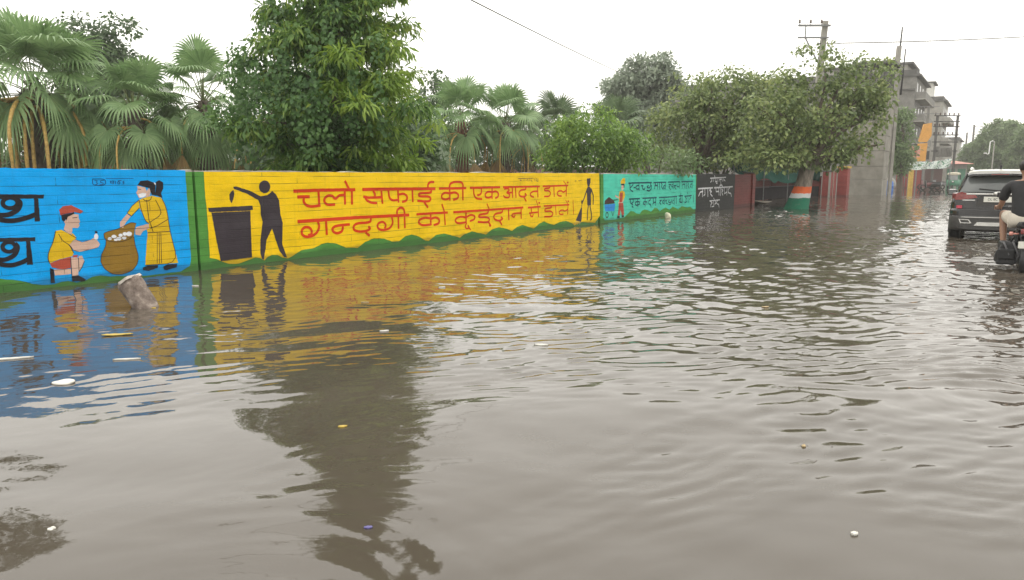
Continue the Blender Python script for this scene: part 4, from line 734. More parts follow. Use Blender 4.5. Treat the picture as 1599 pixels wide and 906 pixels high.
tree_from('leafy_tree', 'dark leafy tree rising behind the palms at the left', 'tree', 160, 38, [(160, 140, 62, 75), (125, 90, 32, 55), (180, 85, 30, 60), (205, 130, 30, 40), (135, 55, 16, 24), (173, 50, 14, 22), (150, 215, 70, 45)],
          nclump=240, crad=(0.5, 0.95), per=44, ln=0.25, wd=0.16, mat=LEAF_DARK, trunk_r=0.22, fork=3, seed=101)
tree_from('leafy_tree', 'dark slender tree just right of the tall creeper tree', 'tree', 682, 44, [(680, 185, 34, 60), (668, 145, 16, 22), (696, 140, 12, 20), (680, 240, 30, 30)],
          nclump=70, crad=(0.5, 0.85), per=40, ln=0.26, wd=0.17, mat=LEAF_DARK, trunk_r=0.18, fork=2.0, seed=102)
tree_from('broad_bush', 'bright yellow green bush rounded over the end of the yellow wall', 'bush', 925, 24.5, [(920, 225, 70, 42), (930, 195, 36, 26), (880, 240, 38, 30), (975, 240, 45, 32)],
          nclump=230, crad=(0.26, 0.5), per=110, ln=0.16, wd=0.07, mat=LEAF_BUSH, trunk_r=0.09, fork=0.7, seed=103, droop=0.65)
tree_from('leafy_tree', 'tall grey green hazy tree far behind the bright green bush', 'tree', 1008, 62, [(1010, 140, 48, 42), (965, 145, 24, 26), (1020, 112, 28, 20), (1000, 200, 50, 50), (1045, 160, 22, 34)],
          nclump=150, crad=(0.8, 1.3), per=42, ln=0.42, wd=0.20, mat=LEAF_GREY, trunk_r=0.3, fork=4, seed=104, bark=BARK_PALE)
tree_from('leafy_tree', 'olive green spreading tree behind the turquoise mural wall', 'tree', 1090, 36, [(1140, 150, 50, 36), (1190, 170, 40, 44), (1090, 205, 70, 58), (1050, 215, 42, 50), (1130, 165, 60, 40), (1170, 215, 62, 52), (1075, 150, 34, 26), (1060, 130, 12, 14), (1165, 135, 24, 18)],
          nclump=380, crad=(0.25, 0.85), per=44, ln=0.21, wd=0.125, mat=LEAF_OLIVE, trunk_r=0.24, fork=1.8, seed=105, nlimb=16)
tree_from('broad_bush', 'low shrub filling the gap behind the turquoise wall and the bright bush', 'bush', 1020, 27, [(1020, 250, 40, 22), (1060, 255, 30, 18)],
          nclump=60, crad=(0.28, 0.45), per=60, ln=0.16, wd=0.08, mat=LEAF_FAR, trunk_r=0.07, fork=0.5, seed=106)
for i, (u, Yd, lb, sd) in enumerate(((250, 36, 'dark undergrowth shrub behind the open topped palm', 111), (60, 30, 'dark shrub behind the big ochre stalked palm', 112), (390, 32, 'dark shrub left of the tall creeper tree trunk', 113), (600, 24, 'dense dark shrub under the right side of the creeper tree', 114), (770, 48, 'dark shrub behind the two tall middle palms', 115), (470, 21, 'dark shrub against the creeper tree trunk', 116), (705, 50, 'dark shrub under the red trunked palm', 117), (815, 52, 'dark shrub under the thick skirted small palm', 118), (1125, 40, 'shadowy shrub behind the slate black lettered wall', 119), (300, 40, 'dark shrub under the open topped palm', 121))):
    tree_from('undergrowth_shrub', lb, 'shrub', u, Yd, [(u, 245, 1300 / Yd * 1.5, 1000 / Yd), (u + 25, 220, 1300 / Yd, 1000 / Yd)],
              nclump=90, crad=(0.45, 0.75), per=40, ln=0.22, wd=0.13, mat=LEAF_DARK, trunk_r=0.08, fork=0.6, seed=sd)

# tall tree just outside the left of the photo: only its mirror image shows, in the lower left water
tree_from('leafy_tree', 'tall slender tree standing left of the blue mural wall', 'tree', -130, 17, [(-125, -215, 70, 60), (-100, -120, 46, 36), (-150, -300, 60, 60), (-180, -160, 60, 70)],
          nclump=90, crad=(0.35, 0.6), per=60, ln=0.22, wd=0.12, mat=LEAF_DARK, trunk_r=0.2, fork=5.5, seed=120)
# low brick wall at the back of the park
pw = thing('boundary_wall', 'dull red brick wall glimpsed between the palm trunks at the back of the park', 'wall', along(-20, -52), WALL_RZ); pw['kind'] = 'thing'
m = MB(); m.box(0, 140, 0, .25, -.3, 2.9); m.build('masonry', simple('park_brick', (.19, .075, .055), .9, var=.5, scale=.8, bump=.4), pw)
m = MB(); m.box(-.05, 140.05, -.05, .3, 2.902, 3.0); m.build('coping', CONC_PARK, pw)
# ------------------------------------------------------------------ vehicle paints and lofting
ROAD_RZ = WALL_RZ - math.pi / 2
CARB = simple('car_black_paint', (0.022, 0.021, 0.022), 0.22, 0.15, var=0.15, scale=3, bump=0.0, coat=0.6)
CLAD = simple('car_grey_cladding', (0.05, 0.048, 0.046), 0.55, var=0.2, scale=20, bump=0.15)
CHROME = simple('satin_chrome', (0.62, 0.61, 0.58), 0.25, 0.7, var=0.1, scale=8, bump=0.0)
CARW = simple('car_white_paint', (0.62, 0.61, 0.57), 0.3, var=0.08, scale=3, bump=0.0, coat=0.5)
def lamp_mat(name, col, em=0.0):
    t = NT(name); t.set(Roughness=0.18); t.l(t.ramp(t.noise(30, 2, .5, stretch=(1, .2, 2)), [(.35, tuple(x * .6 for x in col) + (1,)), (.65, (*col, 1))]), t.p.inputs['Base Color'])
    t.p.inputs['Coat Weight'].default_value = 0.6; return t.m
TAIL = lamp_mat('tail_lamp_red', (0.26, 0.03, 0.025)); REFL = lamp_mat('reflector_red', (0.6, 0.02, 0.06))
GLASS = NT('car_window'); GLASS.set(Roughness=0.05); GLASS.l(GLASS.ramp(GLASS.noise(1.2, 2, .5), [(.4, (.10, .108, .106, 1)), (.7, (.20, .21, .205, 1))]), GLASS.p.inputs['Base Color']); GLASS.p.inputs['Coat Weight'].default_value = 0.5; GLASS = GLASS.m  # base colour lightened in soft patches to stand in for reflections
PLATE = simple('plate_white', (0.7, 0.69, 0.62), 0.5, var=0.12, scale=12, bump=0.05)

def loft(m, stations, mi=0, cap=True, smooth=True):
    """stations: (y, [(x, z) half outline from the bottom middle to the top middle]) mirrored in x"""
    rings = []
    for y, h in stations:
        full = [(x, z) for x, z in h] + [(-x, z) for x, z in h[::-1] if x > 1e-6]
        rings.append([(x, y, z) for x, z in full])
    n = len(rings[0]); vs = [p for r_ in rings for p in r_]; fs = []
    for i in range(len(rings) - 1):
        for k in range(n): fs.append((i * n + k, i * n + (k + 1) % n, (i + 1) * n + (k + 1) % n, (i + 1) * n + k))
    m.add(vs, fs, mi, smooth)
    if cap:
        m.add(rings[0], [tuple(range(n))], mi); m.add(rings[-1], [tuple(range(n))[::-1]], mi)

def text_mesh(body, size, mat, parent, loc, rot, name='lettering', ext=0.001, align='CENTER', sx=1.0):
    cu = bpy.data.curves.new(name, 'FONT'); cu.body = body; cu.size = size; cu.align_x = align; cu.align_y = 'CENTER'; cu.extrude = ext
    ob = bpy.data.objects.new(name, cu); COL.objects.link(ob); bpy.context.view_layer.update()
    me = bpy.data.meshes.new_from_object(ob.evaluated_get(bpy.context.evaluated_depsgraph_get())); bpy.data.objects.remove(ob)
    me.materials.clear(); me.materials.append(mat); me.name = name
    o = bpy.data.objects.new(name, me); COL.objects.link(o); o.parent = parent; o.location = loc; o.rotation_euler = rot; o.scale = (sx, 1, 1); return o

STEEL = simple('galvanised_steel', (0.20, 0.20, 0.20), 0.5, 0.6, var=0.3, scale=10)
DARK = simple('dark_iron', (0.03, 0.028, 0.03), 0.6, 0.2, var=0.4, scale=6)
BLACKR = simple('black_rubber', (0.018, 0.018, 0.019), 0.7, var=0.3, scale=20)
BIKE = simple('bike_black', (0.02, 0.02, 0.021), 0.3, 0.2, var=0.2, scale=6, bump=0.02)
# ------------------------------------------------------------------ gate recess, big roadside tree, poles
def wall_thing(name, label, cat, s, off, z=0.0, group=None):
    o = thing(name, label, cat, along(s, off, z), WALL_RZ, group); o['kind'] = 'thing'; return o
MAROON = PM['maroon']
CONC = simple('cement_grey', (0.20, 0.193, 0.175), 0.9, var=0.35, scale=1.2, bump=0.4)
CONC_D = simple('cement_dark', (0.10, 0.097, 0.09), 0.9, var=0.4, scale=1.0, bump=0.4)
CONC_L = simple('cement_pale', (0.33, 0.315, 0.28), 0.9, var=0.25, scale=1.5, bump=0.3)
WHITEW = simple('whitewash', (0.66, 0.65, 0.60), 0.8, var=0.2, scale=1.4)
STEEL = simple('galvanised_steel', (0.20, 0.20, 0.20), 0.5, 0.6, var=0.3, scale=10)
DARK = simple('dark_iron', (0.03, 0.028, 0.03), 0.6, 0.2, var=0.4, scale=6)
GLASSD = simple('dark_window', (0.03, 0.035, 0.04), 0.12, 0, var=0.3, scale=2, bump=0)
TARP = simple('green_shade_net', (0.008, 0.05, 0.036), 0.9, var=0.35, scale=2.2, bump=0.3, spec=0.08)
YEL = simple('ochre_paint', (0.55, 0.36, 0.06), 0.6, var=0.3, scale=4)
ORANGE = simple('orange_board', (0.62, 0.30, 0.05), 0.6, var=0.15, scale=3)
PINK = simple('pink_board', (0.62, 0.27, 0.22), 0.6, var=0.25, scale=5)
BLUEP = simple('blue_plastic', (0.015, 0.13, 0.5), 0.35, var=0.2, scale=6, bump=0.05)
WHITEP = simple('white_paint', (0.72, 0.72, 0.69), 0.5, var=0.12, scale=6)
BLACKR = simple('black_rubber', (0.018, 0.018, 0.019), 0.7, var=0.3, scale=20)

t_ = wall_thing('boundary_wall', 'maroon wall section at the end of the slate black lettered section', 'wall', 0, 0)
m = MB(); m.box(26.37, 29.0, 0.002, 0.23, -0.4, 1.47); m.box(29.0, 29.45, -0.06, 0.38, -0.4, 1.52); m.build('masonry', MAROON, t_)
m = MB(); m.box(28.94, 29.51, -0.12, 0.44, 1.522, 1.60); m.build('coping', CONC_D, t_)
m = MB(); m.box(29.452, 29.475, -0.05, 0.02, -0.1, 1.5); m.build('painted_edge', CONC_L, t_)

t_ = wall_thing('boundary_wall', 'dull red wall set back in the shaded entrance behind the flag painted tree', 'wall', 0, 0)
m = MB(); m.box(29.5, 46.83, 3.6, 3.83, -0.4, 1.32); m.box(29.5, 29.73, 0.39, 3.6, -0.4, 1.32); m.box(46.6, 46.83, 0.3, 3.597, -0.4, 1.32)
m.build('masonry', MAROON, t_)
m = MB(); m.box(29.5, 46.83, 3.55, 3.88, 1.322, 1.40); m.box(46.55, 46.88, 0.3, 3.548, 1.322, 1.40); m.build('coping', CONC_D, t_)
# iron gate bars, plus a black sheet that paints in the recess's shade
t_ = wall_thing('iron_gate', 'dark iron gate of upright bars low in the shaded entrance', 'gate', 33.5, -1.6)
m = MB(); m.box(-3.4, 12.3, -0.02, 0.02, 0.02, 0.72); m.box(12.302, 12.34, -1.35, 1.9, 0.02, 0.72); m.build('recess_shade_panel', simple('recess_shade_black', (.022, .019, .022), .95, var=.4, scale=2, spec=.05), t_)
m = MB()
for z in (0.74, 1.12): m.box(-3.4, 12.3, -0.03, 0.03, z, z + 0.05)
for i in range(78): x = -3.3 + i * 0.2; m.box(x - 0.012, x + 0.012, -0.012, 0.012, 0.05, 1.15)
m.build('bars', DARK, t_)
# sagging green shade net over the entrance
t_ = wall_thing('shade_net', 'dark green shade net sagging over the entrance behind the flag painted tree', 'tarpaulin', 0, 0)
V = []; F = []; n1, n2 = 44, 12
for i in range(n1 + 1):
    for j in range(n2 + 1):
        q = i / n1; k = j / n2; s = 29.4 + 17.0 * q
        zt = 2.75 - 0.35 * math.sin(q * math.pi); zb = 1.62 - 0.62 * math.sin(min(1, q * 1.5) * math.pi / 2) + 0.05 * math.sin(q * 40)
        V.append((s, 1.0 + 0.10 * math.sin(q * 26 + k * 3) - 0.5 * k * 0 + 0.25 * math.sin(k * 3.1), zb + (zt - zb) * k - 0.06 * math.sin(q * 31) * (1 - k)))
for i in range(n1):
    for j in range(n2):
        a = i * (n2 + 1) + j; F.append((a, a + 1, a + n2 + 2, a + n2 + 1))
np_mesh('net', V, F, TARP, t_, smooth=True)
V = []; F = []
for i in range(25):
    for j in range(9):
        q = i / 24; k = j / 8; V.append((46.42 + .08 * math.sin(q * 22 + k * 3), .35 + 3.2 * q, 1.02 + .12 * math.sin(q * 9) * (1 - k) + 2.0 * k))
for i in range(24):
    for j in range(8): a = i * 9 + j; F.append((a, a + 1, a + 10, a + 9))
np_mesh('side_net', V, F, TARP, t_, smooth=True)
for s in (29.5, 35, 40.5, 46.2):
    m = MB(); m.tube([(s, 1.02, -0.4), (s, 1.02, 2.8)], 0.03, 6); m.build('pole', STEEL, t_)
m = MB(); m.tube([(29.4, 1.02, 2.78), (46.4, 1.02, 2.78)], 0.02, 6); m.build('top_rail', STEEL, t_)

def box_pier(name, label, cx, cy, L, D, H, mat, capm, capz=0.09, edge=None):
    t = thing(name, label, 'pier', (cx, cy, 0), WALL_RZ); t['kind'] = 'thing'
    m = MB(); m.box(-L / 2, L / 2, -D / 2, D / 2, -0.4, H, bev=0.012); m.build('masonry', mat, t)
    m = MB(); m.box(-L / 2 - .06, L / 2 + .06, -D / 2 - .06, D / 2 + .06, H + 0.002, H + capz, bev=0.01); m.build('coping', capm, t)
    if edge:
        m = MB(); m.box(-L / 2 - 0.014, -L / 2 - 0.002, -D / 2 + 0.02, -D / 2 + 0.16, 0, H - 0.01); m.build('painted_edge', edge, t)
    return t
box_pier('gate_pier', 'red gate pier with a pale edge right of the flag painted tree', *atx(1294, 300, 49.3)[:2], 1.8, 0.55, 1.68, MAROON, CONC_D, edge=CONC_L)
box_pier('gate_pier', 'taller red gate pier with an ochre top beside the grey concrete tower', *atx(1316, 300, 50.6)[:2], 1.0, 0.62, 1.92, MAROON, YEL, 0.14)
t_ = thing('pipe_post', 'thin pale pink pipe standing upright in the water near the red gate piers', 'post', (15.03, 34.27, 0))
m = MB(); m.tube([(0, 0, -0.4), (0.02, 0, 1.8)], 0.028, 8); m.build('pipe', simple('pale_pink_pipe', (.42, .27, .24), .5), t_); m = MB(); m.cyl((0.02, 0), 0.036, 1.8, 1.86, 8); m.build('end_cap', WHITEP, t_)
# loose white bag snagged by the piers
# grey concrete panel tower with upright fins at its head
cx, cy, _ = at(1354, 300, 55.5)
t_ = thing('concrete_tower', 'narrow grey tower of stacked concrete panels behind the roadside tree', 'tower', (cx, cy, 0), WALL_RZ); t_['kind'] = 'thing'
m = MB(); z = -0.4
for i, h in enumerate([1.55, 0.98, 1.1, 1.1, 1.1, 1.1, 1.1]):
    m.box(-1.45 + 0.01 * (i % 2), 1.45, -1.15 - 0.008 * (i % 2), 1.15, z, z + h - 0.025, bev=0.012); z += h
m.build('panels', simple('tower_cement', (.25, .235, .20), .9, var=.35, scale=.9, bump=.4), t_)
m = MB(); m.box(-1.5, 1.5, -1.2, 1.2, z, z + 0.12); m.box(-1.7, 1.7, -1.4, 1.4, z + 1.75, z + 1.95); m.build('slab', CONC_D, t_)
m = MB()
for i in range(9): x = -1.35 + i * 0.337; m.box(x - 0.06, x + 0.06, -1.1, -0.96, z + 0.122, z + 1.748)
for i in range(7): y = -0.75 + i * 0.3; m.box(-1.45, -1.33, y - 0.05, y + 0.05, z + 0.122, z + 1.748)
m.build('fins', CONC_D, t_)

# roadside tree with the flag-coloured trunk
def trunk_flag_mat():
    t = NT('flag_painted_bark'); tc = t.n('ShaderNodeTexCoord'); sp = t.n('ShaderNodeSeparateXYZ'); t.l(tc.outputs['Object'], sp.inputs[0])
    nz = t.noise(5, 4, 0.7); a = t.n('ShaderNodeMath', operation='MULTIPLY_ADD'); t.l(nz, a.inputs[0]); a.inputs[1].default_value = 0.16; t.l(sp.outputs['Z'], a.inputs[2])
    b = t.n('ShaderNodeMath', operation='SUBTRACT'); t.l(a.outputs[0], b.inputs[0]); b.inputs[1].default_value = 0.08
    g = t.n('ShaderNodeMapRange'); g.inputs['From Min'].default_value = -0.5; g.inputs['From Max'].default_value = 2.0; t.l(b.outputs[0], g.inputs[0])
    r = t.n('ShaderNodeValToRGB'); r.color_ramp.interpolation = 'CONSTANT'; e = r.color_ramp.elements
    def P(z): return (z + 0.5) / 2.5
    e[0].position = 0; e[0].color = (0.012, 0.16, 0.09, 1); e[1].position = P(0.46); e[1].color = (0.62, 0.62, 0.62, 1)
    q = e.new(P(0.66)); q.color = (0.72, 0.13, 0.03, 1); q = e.new(P(0.95)); q.color = (0.0, 0, 0, 1)
    t.l(g.outputs[0], r.inputs[0])
    n1 = t.noise(7, 6, 0.7, stretch=(1, 1, 0.3))
    bark = t.ramp(n1, [(0.3, (0.10, 0.08, 0.065, 1)), (0.6, (0.30, 0.255, 0.21, 1)), (0.8, (0.33, 0.29, 0.25, 1))])
    st = t.n('ShaderNodeMath', operation='GREATER_THAN'); t.l(b.outputs[0], st.inputs[0]); st.inputs[1].default_value = 0.95
    worn = t.ramp(t.noise(12, 6, 0.75), [(0.55, 0.0), (0.75, 0.5)])
    paint = t.mix(worn, r.outputs[0], bark)
    t.l(t.mix(st.outputs[0], paint, bark), t.p.inputs['Base Color']); t.set(Roughness=0.85); t.bump(n1, 0.7, 0.03); return t.m
def roadside_tree():
    base = (12.55, 31.6, 0.0); Yd = 31.6; r = np.random.default_rng(301); rnd = random.Random(301)
    th = thing('roadside_tree', 'wide roadside tree with orange, white and green bands painted round its trunk', 'tree', base)
    lobes = [(1185, 205, 46, 46, 0), (1362, 165, 24, 36, 0), (1378, 112, 16, 22, 0), (1310, 84, 14, 18, 0), (1225, 150, 36, 34, 0), (1262, 105, 26, 30, 0), (1330, 150, 50, 40, 0), (1290, 195, 84, 62, 0), (1225, 205, 62, 52, 0), (1344, 182, 36, 50, .5), (1360, 150, 28, 36, .3), (1282, 240, 62, 22, -.5), (1200, 250, 60, 18, -.6), (1150, 252, 40, 16, -.4), (1240, 252, 44, 14, -.8), (1300, 130, 46, 40, 0), (1352, 128, 38, 34, 0), (1232, 150, 26, 24, 0), (1210, 245, 52, 22, 0), (1290, 92, 20, 26, 0), (1372, 108, 18, 20, 0), (1352, 98, 26, 12, 0), (1260, 215, 70, 50, 1.5)]
    B = [blob_at(a, b, Yd + q, c, d, base) for a, b, c, d, q in lobes]
    cl = ellipsoid_clumps(r, B, 520, 0.20, 0.70, 0.7)
    V, F = crown_leaves(r, cl, 52, 0.19, 0.13, 0.6, 0.75, 0.8)
    np_mesh('crown', V, F, LEAF_OLIVE, th)
    m = MB(); n = 18; vs = []; fs = []; rings = [(-0.5, -.22, .56), (0, -.16, .49), (.25, -.11, .44), (.5, -.06, .40), (.8, 0, .36), (1.1, .06, .32), (1.5, .12, .30), (2.1, .17, .33)]
    for z, dx, rad in rings:
        for k in range(n):
            a = 2 * math.pi * k / n; f = 1 + 0.10 * math.sin(3 * a + z) + 0.07 * math.sin(7 * a + 2 * z) * (1.3 - z * .4)
            vs.append((dx + rad * f * math.cos(a), rad * f * math.sin(a), z))
    for i in range(len(rings) - 1):
        for k in range(n): fs.append((i * n + k, i * n + (k + 1) % n, (i + 1) * n + (k + 1) % n, (i + 1) * n + k))
    m.add(vs, fs, 0, True); m.build('trunk', trunk_flag_mat(), th)
    m = MB(); pick = [cl[i] for i in r.choice(len(cl), 26, replace=False)]
    for (tx, ty, tz, rad) in pick:
        s = Vector((.12 + rnd.uniform(-.15, .15), rnd.uniform(-.15, .15), 1.75)); e = Vector((tx, ty, tz)); P = []
        for i in range(6):
            q = i / 5; p = s.lerp(e, q); p.z += 0.22 * (e - s).length * q * (1 - q); P.append(p + Vector((rnd.uniform(-.12, .12), rnd.uniform(-.12, .12), 0)) * (1 if 0 < i < 5 else 0))
        w = rnd.uniform(.1, .2); m.tube(P, [w * (1 - .85 * i / 5) for i in range(6)], 7, caps=False)
    m.build('limbs', BARK, th)
roadside_tree()

def pole(label, u, v0, Yd, vtop, w, arms=(), name='utility_pole', mat=None, lean=0.0, group='utility poles along the road', ins=True, base=None, bolts=False):
    """concrete pole with steel crossarms; arms: (v, u0, u1)"""
    bx, by, _ = base or atx(u, v0, Yd); k = Yd / 1130; top = at(u, vtop, Yd)[2]
    th = thing(name, label, 'utility pole', (bx, by, 0), 0, group)
    m = MB(); m.add([(x * w * f, y * w * 0.7 * f, z) if z < 0 else (x * w * f + lean, y * w * 0.7 * f, z) for z, f in ((-0.5, 1.0), (top, 0.72)) for x, y in ((-.5, -.5), (.5, -.5), (.5, .5), (-.5, .5))],
                    [(0, 1, 5, 4), (1, 2, 6, 5), (2, 3, 7, 6), (3, 0, 4, 7), (4, 5, 6, 7)]); m.build('shaft', mat or CONC_L, th)
    for (v, u0, u1) in arms:
        z = at(u, v, Yd)[2]; a = MB(); x0 = (u0 - u) * k; x1 = (u1 - u) * k
        a.box(x0, x1, -w * .36 - 0.07, -w * .36 - 0.002, z - 0.04, z + 0.04); arm = a.build('crossarm', STEEL, th)
        if ins:
            for f in (0.04, 0.38, 0.72):
                q = MB(); x = x0 + (x1 - x0) * f
                q.lathe([(0.012, 0), (0.012, 0.06), (0.05, 0.07), (0.06, 0.11), (0.035, 0.13), (0.045, 0.17), (0.02, 0.22), (0, 0.225)], (x, -w * .36 - .035, z + 0.042), 10)
                q.build('insulator', simple('brown_porcelain', (0.08, 0.045, 0.03), 0.25), arm)
    return th
p1 = pole('tall concrete pole with two crossarms and a drop bracket behind the roadside tree', 1256, 310, 33.5, 33, 0.30, [(41, 1229, 1277)], lean=0.45)
z1 = at(1256, 60, 33.5)[2]; k1 = 33.5 / 1130
m = MB(); m.box((1229 - 1256) * k1, (1275 - 1256) * k1, -0.2, -0.13, z1 - 0.03, z1 + 0.03)
m.box((1240 - 1256) * k1 - .02, (1240 - 1256) * k1 + .02, -0.19, -0.15, z1 + 0.03, z1 + 0.52)
m.tube([((1240 - 1256) * k1, -.17, z1), ((1252 - 1256) * k1, -.17, z1 - .6), ((1266 - 1256) * k1, -.17, z1 - 1.3)], 0.03, 6)
m.build('bracket', STEEL, p1)
p2 = pole('pale twin concrete pole standing in the water beside the grey tower', 1376, 303, 57.7, 72, 0.42, [], lean=0.5)
m = MB(); m.box(0.5, 0.72, -.12, .12, -0.5, 8.0); m.build('second_shaft', CONC_L, p2)
m = MB(); zt = at(1376, 68, 57.7)[2]; m.tube([(0.45, 0, 7.5), (0.62, 0, zt + 1.2)], [0.09, 0.05], 7); m.tube([(0.9, 0, 7.6), (1.0, 0, zt - 0.4)], [0.07, 0.04], 7); m.build('top_pipes', DARK, p2)

def cable(label, A, B, sag, r=0.012, name='overhead_cable', n=28):
    A = Vector(A); B = Vector(B); P = [A.lerp(B, i / n) - Vector((0, 0, 4 * sag * (i / n) * (1 - i / n))) for i in range(n + 1)]
    m = MB(); m.tube(P, r, 5, caps=False); o = m.build(name, DARK); tag(o, label, 'cable', 'overhead cables'); return o
q1 = Vector(at(965, 111, 55)); q2 = Vector(at(745, 0, 25))
cable('overhead cable slanting down across the sky into the grey green tree', q1 + (q1 - q2) * 0.2, q2 + (q2 - q1) * 0.45, 0.12, 0.022)
cable('overhead cable running from behind the roadside tree off to the right', at(1276, 68, 33.4), at(1760, 46, 44), 0.15, 0.022)
# ------------------------------------------------------------------ buildings down the road (local x along the road, -y faces the road, -x end faces the viewer)
def building(label, u, vtop, Yd, length, depth, mat, floors, name='apartment_building', parapet=0.9, side_wins=(), slab=True, balc=True, penthouse=None):
    c = at(u, vtop, Yd); H = c[2]
    th = thing(name, label, 'building', (c[0], c[1], 0), WALL_RZ); th['kind'] = 'thing'
    m = MB(); m.box(0, length, 0, depth, -0.5, H - parapet); m.build('walls', mat, th)
    m = MB(); m.box(-0.25, length + .2, -0.6, depth, H - parapet + 0.002, H - parapet + 0.22)
    for q in ((0, length, 0, .15), (0, length, depth - .15, depth), (0, .15, .152, depth - .152), (length - .15, length, .152, depth - .152)): m.box(*q, H - parapet + 0.222, H)
    m.build('roof', CONC_D if slab else mat, th)
    fh = (H - parapet) / floors
    for f in range(floors):
        z = f * fh
        nw = max(2, int(length / 3.4))
        for i in range(nw):
            x = length * (i + 0.5) / nw; a = MB()
            a.box(x - .62, x + .62, -0.05, -0.002, z + fh * .3, z + fh * .78); fr = a.build('window', CONC_L, th)
            a = MB(); a.box(x - .52, x + .52, -0.062, -0.052, z + fh * .33, z + fh * .75); a.build('pane', GLASSD, fr)
        if balc and f > 0:
            a = MB(); a.box(0.2, length - .2, -1.25, -0.003, z - .14, z); a.build('balcony', CONC_L, th)
            a = MB(); a.box(0.2, length - .2, -1.25, -1.17, z + .002, z + .85); a.box(0.2, .28, -1.168, -0.07, z + .002, z + .85); a.build('balcony_wall', mat, th)
    for (y, z, wd, hh, mt) in side_wins:
        a = MB(); a.box(-0.05, -0.002, y - wd / 2 - .08, y + wd / 2 + .08, z - .08, z + hh + .08); fr = a.build('window', CONC_D, th)
        a = MB(); a.box(-0.062, -0.052, y - wd / 2, y + wd / 2, z, z + hh); a.build('pane', mt, fr)
    return th, H
b1, H1 = building('large grey cement building with a flat roof slab behind the roadside tree', 1432, 108, 100, 16, 46, CONC, 5, side_wins=[(8, 9, 1.1, 1.3, GLASSD), (16, 12, 1.1, 1.3, GLASSD)])
m = MB(); m.box(0.5, 9, 1.2, 12, H1 - .6, H1 + .75); m.build('stair_head', CONC_L, b1)
m = MB(); m.box(0.2, 9.3, 0.5, 12.4, H1 + .752, H1 + 1.05); m.build('stair_head_roof', CONC_D, b1)
m = MB(); m.box(-0.3, -0.003, 0, 45.9, H1 - 2.7, H1 - 2.5); m.build('ledge', CONC_D, b1)
b2, H2 = building('grey building with a white rooftop room beyond the cement block', 1474, 150, 135, 14, 22, CONC_L, 4, side_wins=[(4.2, 8.6, 2.6, 3.2, WHITEW), (2.2, 4.5, 1.3, 1.4, GLASSD), (6, 4.5, 1.3, 1.4, GLASSD)])  # the whitewash pane is a painted stand-in for a bright, lit opening
m = MB(); m.box(0.6, 6.5, 2.0, 6.8, H2 - .7, H2 + 2.5); r_ = m.build('rooftop_room', WHITEW, b2)
m = MB(); m.box(0.2, 6.9, 1.5, 7.2, H2 + 2.502, H2 + 2.75); m.build('roof', CONC_D, r_)
m = MB(); m.box(0.54, 0.598, 3.4, 4.3, H2 + .5, H2 + 1.7); m.build('window', GLASSD, r_)
building('small far grey building with projecting balconies at the end of the row', 1499, 214, 185, 12, 14, CONC_L, 3)
building('low far shop building with a flat canopy at the bend of the road', 1508, 240, 215, 14, 14, CONC, 2, balc=False)

# transformer frame and far poles
pole('far pole with two crossarms in front of the grey building', 1440, 285, 92, 166, 0.34, [(167, 1425, 1455), (178, 1424, 1456)], ins=False, mat=CONC)
th = thing('transformer_frame', 'two legged steel transformer frame with many crossarms by the roadside', 'transformer frame', atx(1468, 285, 96), 0)
k = 96 / 1130
for u in (1455, 1486):
    m = MB(); m.box((u - 1468) * k - .12, (u - 1468) * k + .12, -.1, .1, -0.5, at(u, 181, 96)[2]); m.build('leg', CONC_D, th)
for i, v in enumerate((181, 190, 198, 211, 222, 236)):
    z = at(1468, v, 96)[2]; m = MB(); m.box((1449 - 1468) * k, (1489 - 1468) * k, -.18, -.102, z - .06, z + .06); a = m.build('crossarm', DARK, th)
    if i in (0, 2, 3):
        for j in range(6):
            q = MB(); q.lathe([(0.03, 0), (0.1, .05), (.06, .15), (.1, .2), (.03, .34)], ((1451 + j * 7 - 1468) * k, -.14, z + .062), 8)
            q.build('insulator', simple('brown_porcelain', (0.08, 0.045, 0.03), 0.25), a)
m = MB(); z = at(1468, 244, 96)[2]; m.box(-.75, .95, -.45, .45, z - .1, z + 1.25, bev=0.05)
for j in range(8): m.box(-.7 + j * .21, -.64 + j * .21, -.62, -.452, z, z + 1.05)
m.build('transformer_tank', CONC, th)
pole('slim far pole with three crossarms against the sky at the road end', 1513, 283, 150, 195, 0.4, [(198, 1513, 1528), (210, 1511, 1527), (218, 1512, 1527)], ins=False, mat=CONC)
pole('shorter slim far pole beside the three armed pole', 1503, 283, 165, 207, 0.38, [(214, 1500, 1508)], ins=False, mat=CONC)

def far_tree(label, u, Yd, lobes, nc, crad, per, ln, wd, sd, mat=LEAF_FAR, grp=None, fork=2.5, tr=.25):
    return tree_from('leafy_tree', label, 'tree', u, Yd, lobes, z0=0, nclump=nc, crad=crad, per=per, ln=ln, wd=wd, mat=mat, trunk_r=tr, fork=fork, seed=sd, group=grp)
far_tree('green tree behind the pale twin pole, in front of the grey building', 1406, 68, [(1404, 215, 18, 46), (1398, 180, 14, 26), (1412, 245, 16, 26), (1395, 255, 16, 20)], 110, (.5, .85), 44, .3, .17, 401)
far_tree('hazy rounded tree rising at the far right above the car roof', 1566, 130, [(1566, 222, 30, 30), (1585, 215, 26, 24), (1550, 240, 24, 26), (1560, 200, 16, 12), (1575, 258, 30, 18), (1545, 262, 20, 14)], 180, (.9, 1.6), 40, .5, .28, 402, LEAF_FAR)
far_tree('far hazy tree between the slim poles and the street lamp', 1528, 150, [(1526, 240, 20, 18), (1535, 228, 14, 12), (1515, 252, 14, 16), (1530, 264, 24, 12)], 110, (.9, 1.5), 36, .55, .3, 403, LEAF_FAR)
